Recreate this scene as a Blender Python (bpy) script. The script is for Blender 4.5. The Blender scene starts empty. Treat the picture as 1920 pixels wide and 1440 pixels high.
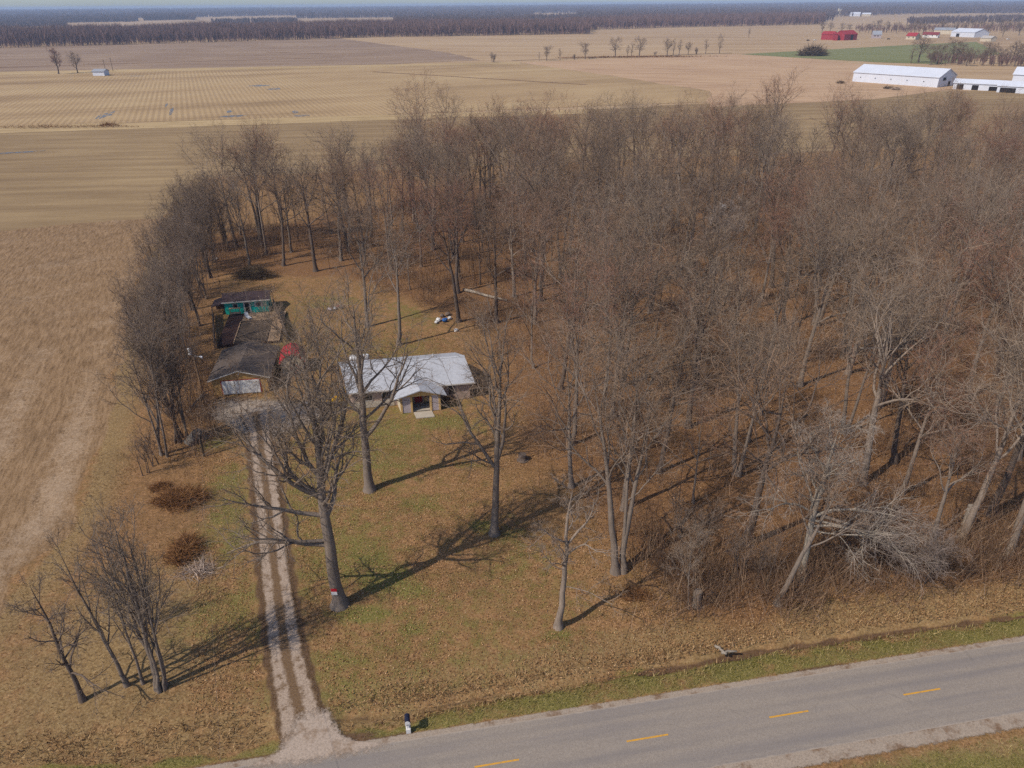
import bpy, math, random
import numpy as np
from mathutils import Matrix, Vector

R = math.radians
scene = bpy.context.scene
C = scene.collection

# ------------------------------------------------------------------ camera
CAM_H, FOC, PITCH, ROLL = 48.0, 1370.0, math.atan(713 / 1370.0), R(0.49)
cam_d = bpy.data.cameras.new('camera')
cam = bpy.data.objects.new('camera', cam_d)
C.objects.link(cam)
cam_d.sensor_width = 36.0
cam_d.lens = FOC / 1920 * 36
cam_d.clip_start, cam_d.clip_end = 0.5, 40000
_f = Vector((0, math.cos(PITCH), -math.sin(PITCH)))
_u0, _r0 = Vector((0, math.sin(PITCH), math.cos(PITCH))), Vector((1, 0, 0))
_r = _r0 * math.cos(ROLL) - _u0 * math.sin(ROLL)
_u = _r0 * math.sin(ROLL) + _u0 * math.cos(ROLL)
m4 = Matrix.Identity(4)
for i in range(3):
    m4[i][0], m4[i][1], m4[i][2] = _r[i], _u[i], -_f[i]
m4[2][3] = CAM_H
cam.matrix_world = m4
scene.camera = cam

# ------------------------------------------------------------------ sky, sun, exposure
SUN_EL, SHADOW_AZ = R(46), R(56)          # shadows fall to the right and away (from +Y towards +X)
SKY = 0.15
SUN = 3.9
EXPO = 0.0
world = bpy.data.worlds.new('World')
scene.world = world
world.use_nodes = True
wn = world.node_tree
sky = wn.nodes.new('ShaderNodeTexSky')
sky.sky_type = 'NISHITA'
sky.sun_disc = False
sky.sun_elevation = SUN_EL
sky.sun_rotation = SHADOW_AZ + math.pi
sky.altitude = 200
sky.air_density, sky.dust_density, sky.ozone_density = 0.7, 1.0, 3.5
wn.links.new(sky.outputs[0], wn.nodes['Background'].inputs[0])
wn.nodes['Background'].inputs[1].default_value = SKY
sun_d = bpy.data.lights.new('sun', 'SUN')
sun_d.energy, sun_d.angle, sun_d.color = SUN, R(0.6), (1.0, 0.93, 0.82)
sun = bpy.data.objects.new('sun', sun_d)
C.objects.link(sun)
_sd = Vector((math.sin(SHADOW_AZ) * math.cos(SUN_EL), math.cos(SHADOW_AZ) * math.cos(SUN_EL), -math.sin(SUN_EL)))
sun.rotation_euler = _sd.to_track_quat('-Z', 'Y').to_euler()
vs = scene.view_settings
vs.view_transform, vs.look, vs.exposure, vs.gamma = 'Standard', 'None', EXPO, 1.0
vs.use_curve_mapping = False
scene.cycles.use_denoising = False
scene.cycles.max_bounces = 5
scene.cycles.diffuse_bounces = 2
scene.cycles.glossy_bounces = 2
scene.cycles.transparent_max_bounces = 12
scene.cycles.volume_bounces = 0
scene.cycles.use_adaptive_sampling = True
scene.cycles.adaptive_threshold = 0.02
scene.cycles.sample_clamp_direct = 6.0
scene.cycles.sample_clamp_indirect = 2.0


def G(px, py, z=0.0):
    """survey point: the place on the level z seen at this bearing"""
    dx, dy = px - 960, py - 720
    c, s = math.cos(ROLL), math.sin(ROLL)
    ux, uy = dx * c - dy * s, dx * s + dy * c
    d = (ux, FOC * math.cos(PITCH) - uy * math.sin(PITCH), -FOC * math.sin(PITCH) - uy * math.cos(PITCH))
    t = (z - CAM_H) / d[2]
    return np.array([d[0] * t, d[1] * t])


def GP(pts, z=0.0):
    return np.array([G(x, y, z) for x, y in pts])


rng = np.random.default_rng(11)
random.seed(5)

# ------------------------------------------------------------------ material helpers
class Mat:
    def __init__(self, name, rough=0.9, spec=0.2):
        self.m = bpy.data.materials.new(name)
        self.m.use_nodes = True
        self.t = self.m.node_tree
        self.b = self.t.nodes['Principled BSDF']
        self.b.inputs['Roughness'].default_value = rough
        self.b.inputs['Specular IOR Level'].default_value = spec
        self.g = None

    def n(self, typ, **kw):
        nd = self.t.nodes.new(typ)
        for k, v in kw.items():
            setattr(nd, k, v)
        return nd

    def put(self, sock, v):
        if hasattr(v, 'is_output') or isinstance(v, bpy.types.NodeSocket):
            self.t.links.new(v, sock)
        elif isinstance(v, (tuple, list)) and len(v) == 3 and sock.type == 'RGBA':
            sock.default_value = (*v, 1)
        else:
            sock.default_value = v

    def pos(self):
        if not self.g:
            self.g = self.n('ShaderNodeNewGeometry')
        return self.g.outputs['Position']

    def island(self):
        self.pos()
        return self.g.outputs['Random Per Island']

    def obj(self):
        return self.n('ShaderNodeTexCoord').outputs['Object']

    def orand(self):
        return self.n('ShaderNodeObjectInfo').outputs['Random']

    def attr(self, name):
        return self.n('ShaderNodeAttribute', attribute_name=name).outputs['Fac']

    def mapv(self, vec, scale=(1, 1, 1), rot=(0, 0, 0)):
        for r_, s_ in ((rot, (1, 1, 1)), ((0, 0, 0), scale)):      # turn first, then stretch
            if r_ == (0, 0, 0) and s_ == (1, 1, 1):
                continue
            nd = self.n('ShaderNodeMapping')
            self.put(nd.inputs[0], vec)
            nd.inputs['Rotation'].default_value = r_
            nd.inputs['Scale'].default_value = s_
            vec = nd.outputs[0]
        return vec

    def noise(self, scale, detail=4, rough=0.6, vec=None, dist=0.0):
        nd = self.n('ShaderNodeTexNoise')
        self.put(nd.inputs['Vector'], vec if vec is not None else self.pos())
        nd.inputs['Scale'].default_value = scale
        nd.inputs['Detail'].default_value = detail
        nd.inputs['Roughness'].default_value = rough
        nd.inputs['Distortion'].default_value = dist
        return nd.outputs['Fac']

    def math(self, op, a, b=0.5, clamp=False):
        nd = self.n('ShaderNodeMath', operation=op, use_clamp=clamp)
        self.put(nd.inputs[0], a)
        self.put(nd.inputs[1], b)
        return nd.outputs[0]

    def ramp(self, fac, stops):
        nd = self.n('ShaderNodeValToRGB')
        self.put(nd.inputs[0], fac)
        el = nd.color_ramp.elements
        while len(el) < len(stops):
            el.new(0.5)
        for e, (p, c) in zip(el, stops):
            e.position = p
            e.color = (*c, 1) if len(c) == 3 else c
        return nd.outputs[0]

    def mix(self, fac, a, b, mode='MIX'):
        nd = self.n('ShaderNodeMix', data_type='RGBA', blend_type=mode)
        self.put(nd.inputs[0], fac)
        self.put(nd.inputs[6], a)
        self.put(nd.inputs[7], b)
        return nd.outputs[2]

    def fac(self, x, lo, hi):
        nd = self.n('ShaderNodeMapRange', interpolation_type='SMOOTHSTEP')
        self.put(nd.inputs[0], x)
        nd.inputs[1].default_value, nd.inputs[2].default_value = lo, hi
        return nd.outputs[0]

    def col(self, c):
        self.put(self.b.inputs['Base Color'], c)
        return self

    def bump(self, h, strength=0.5, dist=0.05):
        nd = self.n('ShaderNodeBump')
        nd.inputs['Strength'].default_value = strength
        nd.inputs['Distance'].default_value = dist
        self.put(nd.inputs['Height'], h)
        self.t.links.new(nd.outputs[0], self.b.inputs['Normal'])
        return self

    def alpha(self, a):
        self.put(self.b.inputs['Alpha'], a)
        return self


def sr(r, g, b):
    f = lambda v: (v / 255 / 12.92) if v <= 10 else ((v / 255 + 0.055) / 1.055) ** 2.4
    return (f(r), f(g), f(b))


def mul(c, k):
    return tuple(v * k for v in c)


def plain(name, c, rough=0.8, var=0.18, scale=3.0, spec=0.25, bump=0.0):
    """painted / weathered surface: colour with grime at two scales"""
    M = Mat(name, rough, spec)
    v = M.obj()
    n1 = M.noise(scale, 5, 0.65, v)
    n2 = M.noise(scale * 0.17 + 0.05, 3, 0.5, v)
    c1 = M.ramp(n1, [(0.25, mul(c, 1 - var)), (0.75, mul(c, 1 + var))])
    M.col(M.mix(M.math('MULTIPLY', n2, var * 1.6), c1, mul(c, 0.45)))
    if bump:
        M.bump(n1, bump, 0.02)
    return M.m


# ------------------------------------------------------------------ mesh helpers
def mesh_np(name, verts, quads=None, tris=None, mat=None, smooth=False):
    verts = np.asarray(verts, np.float32).reshape(-1, 3)
    me = bpy.data.meshes.new(name)
    me.vertices.add(len(verts))
    me.vertices.foreach_set('co', verts.ravel())
    li, ls, k = [], [], 0
    for arr, w in ((quads, 4), (tris, 3)):
        if arr is not None and len(arr):
            arr = np.asarray(arr, np.int32)
            li.append(arr.ravel())
            ls.append(k + np.arange(len(arr), dtype=np.int32) * w)
            k += arr.size
    li, ls = np.concatenate(li), np.concatenate(ls)
    me.loops.add(len(li))
    me.loops.foreach_set('vertex_index', li)
    me.polygons.add(len(ls))
    me.polygons.foreach_set('loop_start', ls)
    me.polygons.foreach_set('use_smooth', np.full(len(ls), smooth, bool))
    me.update(calc_edges=True)
    if mat:
        me.materials.append(mat)
    return me


def link(name, data, parent=None, loc=None, rz=0.0, sc=None):
    o = bpy.data.objects.new(name, data)
    C.objects.link(o)
    if parent:
        o.parent = parent
    if loc is not None:
        o.location = loc
    if rz:
        o.rotation_euler[2] = rz
    if sc is not None:
        o.scale = sc
    return o


def tag(o, label, cat, group=None):
    o['label'], o['category'] = label, cat
    if group:
        o['group'] = group
    return o


def struct(o, kind='structure'):
    o['kind'] = kind
    return o


def thing(name, label, cat, loc, rz=0.0, group=None):
    return tag(link(name, None, None, loc, rz), label, cat, group)


class MB:
    """collects polygons, builds one mesh object"""
    def __init__(self):
        self.v, self.f = [], []

    def poly(self, pts, faces):
        o = len(self.v)
        self.v += [tuple(p) for p in pts]
        self.f += [tuple(i + o for i in f) for f in faces]
        return self

    def box(self, x0, x1, y0, y1, z0, z1):
        return self.poly([(x, y, z) for z in (z0, z1) for x, y in ((x0, y0), (x1, y0), (x1, y1), (x0, y1))],
                         [(3, 2, 1, 0), (4, 5, 6, 7), (0, 1, 5, 4), (1, 2, 6, 5), (2, 3, 7, 6), (3, 0, 4, 7)])

    def prism(self, prof, a, b, axis='y'):
        """closed profile [(u,z)] extruded along axis from a to b"""
        n = len(prof)
        P = lambda u, z, t: (u, t, z) if axis == 'y' else (t, u, z)
        pts = [P(u, z, a) for u, z in prof] + [P(u, z, b) for u, z in prof]
        fs = [tuple(range(n)), tuple(range(2 * n - 1, n - 1, -1))]
        fs += [(i, i + n, (i + 1) % n + n, (i + 1) % n) for i in range(n)]
        return self.poly(pts, fs)

    def tube(self, a, b, r0, r1=None, m=8):
        a, b = Vector(a), Vector(b)
        r1 = r0 if r1 is None else r1
        t = (b - a).normalized()
        u = t.orthogonal().normalized()
        w = t.cross(u)
        pts = []
        for p, r in ((a, r0), (b, r1)):
            pts += [p + (u * math.cos(2 * math.pi * k / m) + w * math.sin(2 * math.pi * k / m)) * r for k in range(m)]
        fs = [(k, (k + 1) % m, (k + 1) % m + m, k + m) for k in range(m)]
        fs += [tuple(range(m - 1, -1, -1)), tuple(range(m, 2 * m))]
        return self.poly(pts, fs)

    def build(self, name, mat, parent=None, loc=None, rz=0.0, smooth=False, shear=0.0):
        me = bpy.data.meshes.new(name)
        v = [(x + shear * y, y, z) for x, y, z in self.v] if shear else self.v
        me.from_pydata(v, [], self.f)
        if smooth:
            for p in me.polygons:
                p.use_smooth = True
        me.materials.append(mat)
        return link(name, me, parent, loc, rz)


def tubes(P, Rr, m):
    """P (N,S,3) paths with radii (N,S) -> verts, quads"""
    N, S, _ = P.shape
    T = np.gradient(P, axis=1)
    T /= np.linalg.norm(T, axis=2, keepdims=True) + 1e-9
    ref = rng.normal(size=(N, 1, 3))
    U = np.cross(T, ref)
    U /= np.linalg.norm(U, axis=2, keepdims=True) + 1e-9
    V = np.cross(T, U)
    a = 2 * np.pi * np.arange(m) / m
    ring = U[:, :, None] * np.cos(a)[None, None, :, None] + V[:, :, None] * np.sin(a)[None, None, :, None]
    verts = (P[:, :, None] + ring * Rr[:, :, None, None]).reshape(-1, 3)
    i = (np.arange(N)[:, None, None] * S + np.arange(S - 1)[None, :, None]) * m
    k, k2 = np.arange(m)[None, None], (np.arange(m)[None, None] + 1) % m
    q = np.stack([i + k, i + k2, i + m + k2, i + m + k], -1).reshape(-1, 4)
    return verts, q


def cat(parts):
    vs_, qs, o = [], [], 0
    for v, q in parts:
        vs_.append(v)
        qs.append(q + o)
        o += len(v)
    return np.concatenate(vs_), np.concatenate(qs)


# ------------------------------------------------------------------ point-in-area helpers
def inside(P, poly):
    x, y = P[:, 0], P[:, 1]
    r = np.zeros(len(P), bool)
    n = len(poly)
    for i in range(n):
        x1, y1 = poly[i]
        x2, y2 = poly[(i + 1) % n]
        c = ((y1 > y) != (y2 > y)) & (x < (x2 - x1) * (y - y1) / (y2 - y1 + 1e-12) + x1)
        r ^= c
    return r


def seg_dist(P, pts, closed=False):
    d = np.full(len(P), 1e9)
    n = len(pts)
    for i in range(n if closed else n - 1):
        a, b = pts[i], pts[(i + 1) % n]
        ab = b - a
        t = np.clip(((P - a) @ ab) / (ab @ ab + 1e-12), 0, 1)
        d = np.minimum(d, np.linalg.norm(P - (a + t[:, None] * ab), axis=1))
    return d


def sdist(P, poly):
    d = seg_dist(P, poly, True)
    return np.where(inside(P, poly), d, -d)


def sstep(x, a, b):
    t = np.clip((x - a) / (b - a), 0, 1)
    return t * t * (3 - 2 * t)


def vnoise(P, s, seed=0):
    """smooth value noise in numpy"""
    q = P / s
    i = np.floor(q).astype(int)
    f_ = q - i
    f_ = f_ * f_ * (3 - 2 * f_)

    def h(a, b):
        n = (a * 374761393 + b * 668265263 + seed * 1274126177) & 0xffffffff
        n = ((n ^ (n >> 13)) * 1274126177) & 0xffffffff
        return ((n ^ (n >> 16)) & 0xffff) / 65535.0
    a, b = i[:, 0], i[:, 1]
    top = h(a, b) * (1 - f_[:, 0]) + h(a + 1, b) * f_[:, 0]
    bot = h(a, b + 1) * (1 - f_[:, 0]) + h(a + 1, b + 1) * f_[:, 0]
    return top * (1 - f_[:, 1]) + bot * f_[:, 1]


# ------------------------------------------------------------------ site plan
ROAD_O, ROAD_E, ROAD_N = np.array([-1.37, 33.68]), np.array([0.985, 0.171]), np.array([-0.171, 0.985])
def road_pt(s, v): return ROAD_O + ROAD_E * s + ROAD_N * v

FIELD_EDGE = GP([(-900, 1900), (-200, 1350), (0, 1130), (70, 1060), (150, 950), (185, 830), (215, 700), (250, 560), (300, 415)])
FIELD = np.concatenate([FIELD_EDGE, [[-105, 260], [-400, 260], [-400, -20]]])
WOOD = GP([(405, 520), (365, 445), (560, 418), (760, 372), (860, 350), (1500, 335), (2400, 320), (2900, 700), (2500, 1140),
           (2050, 1080), (1760, 1095), (1500, 1120), (1290, 1160), (1180, 1080), (1040, 900), (975, 760), (930, 640), (860, 590), (640, 515), (520, 510)])
YARD = GP([(420, 860), (400, 560), (520, 540), (760, 560), (900, 630), (915, 760), (960, 870), (1040, 980), (1130, 1110), (1180, 1230), (700, 1360), (430, 1360)])
DRIVE = GP([(590, 1420), (572, 1375), (555, 1310), (537, 1230), (523, 1130), (511, 1030), (501, 930), (492, 860), (486, 805), (478, 772)])
APRON = GP([(372, 782), (388, 748), (470, 742), (590, 748), (642, 756), (640, 776), (585, 800), (505, 832), (470, 838), (430, 805)])
DITCH = GP([(560, 1352), (700, 1338), (900, 1302), (1100, 1270), (1240, 1250), (1400, 1218), (1600, 1190), (1700, 1175), (1920, 1148), (2300, 1100)])
HOUSE_O, HOUSE_A, HOUSE_SH = np.array([-21.3, 85.4]), R(10), -0.16

# ------------------------------------------------------------------ ground materials
def ground_mat():
    M = Mat('ground_cover', 0.95, 0.1)
    fine = M.noise(4.5, 6, 0.75)
    fine2 = M.noise(9.0, 3, 0.7, M.mapv(M.pos(), (1, 1, 1), (0, 0, 0.7)))
    mid = M.noise(0.8, 5, 0.65)
    big = M.noise(0.13, 4, 0.6)
    leaf = M.ramp(fine, [(0.30, sr(74, 52, 33)), (0.44, sr(130, 97, 65)), (0.56, sr(160, 122, 84)), (0.72, sr(190, 154, 116))])
    leaf = M.mix(M.fac(mid, 0.35, 0.75), leaf, M.ramp(fine2, [(0.3, sr(88, 72, 42)), (0.7, sr(146, 116, 74))]))
    floor = M.ramp(fine, [(0.3, sr(68, 49, 34)), (0.47, sr(118, 87, 59)), (0.7, sr(166, 127, 88))])
    floor = M.mix(M.fac(mid, 0.3, 0.8), floor, sr(122, 88, 59))
    straw = M.ramp(fine, [(0.25, sr(88, 70, 46)), (0.5, sr(138, 112, 76)), (0.75, sr(176, 150, 108))])
    green = M.ramp(fine2, [(0.25, sr(66, 62, 28)), (0.5, sr(114, 106, 56)), (0.75, sr(160, 144, 92))])
    dirt = M.ramp(fine, [(0.3, sr(66, 48, 34)), (0.7, sr(120, 94, 70))])
    fld = M.noise(1.0, 6, 0.72, M.mapv(M.pos(), (2.1, 0.28, 1), (0, 0, R(-20))))
    field = M.ramp(M.math('ADD', M.math('MULTIPLY', fld, 0.6), M.math('MULTIPLY', fine, 0.4)),
                   [(0.34, sr(84, 64, 44)), (0.47, sr(130, 103, 74)), (0.6, sr(158, 129, 98))])
    pale = M.ramp(fine, [(0.25, sr(134, 110, 86)), (0.7, sr(182, 156, 128))])

    def w(name, k=1.1, soft=0.22):
        j = M.math('MULTIPLY', M.math('SUBTRACT', M.math('ADD', M.math('MULTIPLY', mid, 0.6), M.math('MULTIPLY', fine, 0.5)), 0.53), k)
        return M.fac(M.math('ADD', M.attr(name), j), 0.5 - soft, 0.5 + soft)
    c = leaf
    c = M.mix(w('straw'), c, straw)
    c = M.mix(w('floor', 0.9, 0.35), c, floor)
    c = M.mix(w('field', 0.6, 0.2), c, field)
    c = M.mix(w('pale', 1.6, 0.3), c, pale)
    c = M.mix(w('green', 1.5, 0.25), c, green)
    c = M.mix(w('dirt', 1.0), c, dirt)
    c = M.mix(M.math('MULTIPLY', M.fac(big, 0.45, 0.75), 0.25), c, mul(sr(90, 70, 50), 1))
    M.col(c)
    M.bump(M.math('ADD', fine, M.math('MULTIPLY', mid, 1.2)), 0.6, 0.12)
    return M.m


MAT_GROUND = ground_mat()


def near_ground():
    s = np.arange(-190, 231, 0.55)
    v = np.concatenate([np.arange(-26, -4, 1.0), np.arange(-4, 1.4, 0.6), np.arange(1.6, 13, 0.24), np.arange(13, 60, 0.55), np.arange(60, 215, 0.95)])
    SS, VV = np.meshgrid(s, v)
    P = ROAD_O + SS.ravel()[:, None] * ROAD_E + VV.ravel()[:, None] * ROAD_N
    n, m_ = len(v), len(s)
    vr = VV.ravel()
    A = {}
    sf = sdist(P, FIELD)
    dwig = (vnoise(P, 6, 1) - 0.5) * 3
    A['field'] = sstep(sf + dwig, -1.2, 1.2)
    # pale wheel-tracked bands that follow the field margin, broken up by noise
    de = seg_dist(P, FIELD_EDGE)
    brk = vnoise(P, 14, 3) * 0.6 + vnoise(P, 4, 4) * 0.4
    band = np.exp(-((de - 3.0) / 2.6) ** 2) * 0.95 + np.exp(-((de - 11.5) / 2.4) ** 2) * 0.8 + np.exp(-((de - 19) / 2.6) ** 2) * 0.55
    far = sstep(P[:, 1], 70, 130)
    diag = vnoise(np.stack([P[:, 0] * 0.25 + P[:, 1] * 0.1, P[:, 1] * 0.7 - P[:, 0] * 0.35], 1), 3.2, 8)
    A['pale'] = 0.72 * A['field'] * np.clip((band * (1 - 0.75 * far)) * (0.15 + brk) * 1.05 + far * (diag - 0.35) * 0.7, 0, 1)
    sw = sdist(P, WOOD)
    A['floor'] = sstep(sw + (vnoise(P, 7, 5) - 0.5) * 6, -3.5, 4.0)
    hed = seg_dist(P, GP([(250, 1000), (330, 850), (345, 700), (365, 560), (385, 450)]))
    A['floor'] = np.maximum(A['floor'], 0.45 * sstep(-hed, -9, -3) * (A['field'] < 0.3))
    g = np.zeros(len(P))
    for (px, py, rx, ry, k) in [(722, 1085, 3.2, 2.2, 1.0), (680, 1150, 3.0, 1.3, .95), (770, 1105, 2.6, 1.6, .8), (700, 1050, 2.4, 2.0, .8), (790, 945, 3.5, 2.5, .6),
                                (830, 790, 5.0, 2.6, .75), (760, 820, 4.5, 2.6, .6), (890, 800, 3.0, 3.0, .5), (905, 985, 2.0, 1.2, .85), (960, 1000, 2.0, .9, .7), (1047, 1190, 1.5, .8, .75),
                                (640, 1010, 2.5, 4.0, .55), (620, 1230, 3.2, 1.6, .55), (900, 1200, 4.0, 1.6, .4), (720, 640, 3, 6, .35), (560, 640, 5, 6, .35), (640, 560, 6, 3, .35),
                                (430, 900, 3.5, 5, .6), (440, 1010, 2.0, 6, .62), (450, 1140, 2.2, 5, .55), (400, 830, 2.5, 2, .7), (560, 960, 2.2, 5, .5), (360, 1000, 3, 3, .25), (800, 870, 4, 3, .4),
                                (600, 570, 5, 3, .5), (350, 1200, 4, 3, .35), (770, 1180, 1.6, .7, .8), (880, 870, 3, 2, .45), (425, 960, 3, 8, .6), (400, 1150, 4, 5, .5), (470, 880, 1.5, 4, .6), (560, 1120, 1.6, 6, .45), (590, 900, 2.5, 4, .5), (650, 1240, 4, 2, .5), (760, 1260, 6, 1.6, .42), (840, 950, 3, 3, .4)]:
        c = G(px, py)
        g = np.maximum(g, k * np.exp(-((P[:, 0] - c[0]) / rx) ** 2 - ((P[:, 1] - c[1]) / ry) ** 2))
    lawn = sstep(sdist(P, YARD), -2, 3)
    west = sstep(-P[:, 0], -2, 14)
    g = np.maximum(g, (0.05 + .15 * west + .36 * vnoise(P, 8, 61)) * lawn)
    g = np.maximum(g, .34 * np.exp(-((P[:, 0] + 24) / 9) ** 2 - ((P[:, 1] - 60) / 22) ** 2))
    srt = SS.ravel()
    edge = 5.6 + np.interp(srt, [-60, -35, -22, -8, 6, 14, 60], [0.6, 0.2, -1.2, -0.6, 0.1, 0.45, 0.3]) + (vnoise(P, 3, 9) - .5) * 1.6
    verge = sstep(vr, 3.2, 3.9) * sstep(edge - vr, -0.5, 0.6)
    g = np.maximum(g, verge * (0.38 + 0.5 * vnoise(P, 3.5, 12)))
    south = sstep(-vr, 4.2, 5.5)
    g = np.maximum(g, south * (.4 + .35 * vnoise(P, 2.5, 13)))
    A['green'] = np.clip(g * 1.07, 0, 1) * (1 - A['field'] * 0.97)
    st = sstep(vr - edge, -0.6, 0.4) * sstep(edge + 4.5 - vr, -2, 1) * 0.55
    rough = np.exp(-((P[:, 0] + 33) / 12) ** 2 - ((P[:, 1] - 44) / 14) ** 2) * 0.75
    behind = 0.0 * g
    strip = sstep(-sf, -1, 1) * sstep(sf, -8, -1) * 0.7
    A['straw'] = np.clip(np.maximum.reduce([st, rough, strip, south, verge * .4]), 0, 1)
    dd = seg_dist(P, DITCH) + (vnoise(P, 1.6, 21) - .5) * 0.45
    dit = sstep(0.42 - dd, 0, 0.3) * np.where(srt > 10, 1.0, 0.55 * (vnoise(P, 2.4, 17) > 0.5))
    curb = np.exp(-((vr - 3.55) / .28) ** 2) * 0.8 * sstep(vnoise(P, 5, 31), .35, .6)
    dr = seg_dist(P, DRIVE)
    A['dirt'] = np.clip(np.maximum.reduce([dit * 0.95, curb, 0.9 * sstep(2.1 - dr, 0, .5), np.exp(-((srt + 11) / 3) ** 2 - ((vr - 3.9) / .8) ** 2)]), 0, 1)
    z = -0.07 * vnoise(P, 0.9, 40) - 0.05 * vnoise(P, 0.45, 41) - 0.05 * A['field'] * vnoise(P, 1.3, 42)
    z = z - 0.45 * sstep(0.55 - dd, 0, 0.5) * np.where(srt > 10, 1, .35) - 0.25 * sstep(2.6 - np.abs(vr - 6.4), 0, 2.4) * sstep(vr, 3.4, 5)
    z = np.where(dr < 2.2, -0.03, z)
    z = np.where(np.abs(vr) < 3.1, -0.05, z)
    apr = sdist(P, APRON)
    z = np.where(apr > -0.5, -0.03, z)
    V3 = np.concatenate([P, z[:, None]], 1)
    ij = np.arange((n - 1) * (m_ - 1))
    r_, c_ = ij // (m_ - 1), ij % (m_ - 1)
    q = np.stack([r_ * m_ + c_, r_ * m_ + c_ + 1, (r_ + 1) * m_ + c_ + 1, (r_ + 1) * m_ + c_], 1)
    # split by use of the land; every piece shares the one material so no seam shows
    fc = P[q].mean(1)
    fv = vr[q].mean(1)
    kind = np.zeros(len(q), int)
    kind[sdist(fc, WOOD) > 0] = 1
    kind[inside(fc, FIELD)] = 2
    kind[fv < 6.0] = 3
    kind[(kind == 2) & (fc[:, 1] > 209 + .27 * fc[:, 0] + 3 * vnoise(fc, 8, 66))] = 9
    out = {}
    for k, nm in enumerate(('lawn', 'woodland_floor', 'crop_field', 'road_verge')):
        qq = q[kind == k]
        used = np.unique(qq)
        mp = np.zeros(len(V3), np.int32)
        mp[used] = np.arange(len(used))
        me = mesh_np(nm, V3[used], quads=mp[qq], mat=MAT_GROUND, smooth=True)
        for a, val in A.items():
            at = me.attributes.new(a, 'FLOAT', 'POINT')
            at.data.foreach_set('value', val[used].astype(np.float32))
        out[nm] = struct(link(nm, me))
    return out


near_ground()

# ------------------------------------------------------------------ the far plain: one sheet to the horizon and the field sheets on it
def field_mat(name, dark, light, pale, ang=0.0, streak=0.05, row=None, rowdark=None, patch=0.012):
    M = Mat(name, 0.95, 0.1)
    st = M.noise(1.0, 5, 0.6, M.mapv(M.pos(), (streak, streak * 9, 1), (0, 0, ang)))
    bg = M.noise(patch, 4, 0.6)
    fn = M.noise(0.9, 4, 0.7)
    s = M.math('ADD', M.math('MULTIPLY', st, 0.55), M.math('ADD', M.math('MULTIPLY', bg, 0.3), M.math('MULTIPLY', fn, 0.15)))
    c = M.ramp(s, [(0.36, dark), (0.5, light), (0.64, pale)])
    if row:
        w = M.n('ShaderNodeTexWave', wave_type='BANDS', bands_direction='X')
        M.put(w.inputs['Vector'], M.mapv(M.pos(), (1, 1, 1), (0, 0, ang)))
        w.inputs['Scale'].default_value = row
        w.inputs['Distortion'].default_value = 0.8
        w.inputs['Detail'].default_value = 2
        w.inputs['Detail Scale'].default_value = 0.06
        r = M.math('MULTIPLY', M.fac(w.outputs['Fac'], 0.25, 0.75), M.fac(M.noise(0.03, 3, 0.6), 0.15, 0.6))
        c = M.mix(M.math('MULTIPLY', r, 0.36), c, rowdark)
    M.col(c)
    return M.m


TAN = field_mat('plain_soil', sr(150, 122, 92), sr(172, 144, 110), sr(186, 160, 126), 0.2, 0.006, patch=0.0015)
# the sheet starts just inside the margin of the detailed ground round the homestead
rc = road_pt(20, 94)
outer, inner = [], []
for a in np.linspace(0, 2 * math.pi, 193)[:-1]:
    e1, e2 = math.cos(a), math.sin(a)
    k = min(206 / max(abs(e1), 1e-6), 116 / max(abs(e2), 1e-6))
    w = ROAD_E * e1 + ROAD_N * e2
    inner.append((*(rc + w * k), -0.3))
    outer.append((*(rc + w * 13000), -0.3))
struct(MB().poly(inner + outer, [(i, i + 192, (i + 1) % 192 + 192, (i + 1) % 192) for i in range(192)]).build('ground', TAN))


def sheet(name, px, mat, z):
    p = GP(px)
    # ease the outline so the field margins are not ruler straight
    out = []
    for i in range(len(p)):
        a, b = p[i], p[(i + 1) % len(p)]
        nn = max(2, int(np.linalg.norm(b - a) / 12))
        nn = min(nn, 60)
        nrm = np.array([-(b - a)[1], (b - a)[0]]) / (np.linalg.norm(b - a) + 1e-9)
        for k in range(nn):
            w = a + (b - a) * k / nn
            wob = (0 if k == 0 else rng.normal() * 0.8)
            out.append((*(w + nrm * wob), z))
    return struct(MB().poly(out, [tuple(range(len(out)))]).build(name, mat))


M_MID = field_mat('bean_stubble', sr(124, 101, 73), sr(142, 118, 86), sr(160, 135, 99), R(-4), 0.025, patch=0.01)
M_LANE = field_mat('dry_grass_lane', sr(150, 126, 90), sr(176, 150, 110), sr(190, 164, 122), R(-4), 0.05)
M_CORN = field_mat('corn_stubble', sr(142, 116, 84), sr(172, 144, 106), sr(186, 160, 120), R(-22), 0.004, row=0.115, rowdark=sr(124, 100, 74))
M_PINK = field_mat('bare_stubble', sr(158, 126, 98), sr(180, 148, 116), sr(190, 160, 128), 0.3, 0.02)
M_BROWN = field_mat('worked_soil', sr(128, 104, 84), sr(144, 120, 98), sr(160, 136, 112), -0.1, 0.008)
M_WHEAT = field_mat('winter_wheat', sr(106, 110, 68), sr(122, 122, 80), sr(136, 132, 92), 0.1, 0.02)
M_WEED = field_mat('weedy_strip', sr(96, 70, 54), sr(116, 88, 66), sr(140, 110, 80), 0, 0.1)

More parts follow.
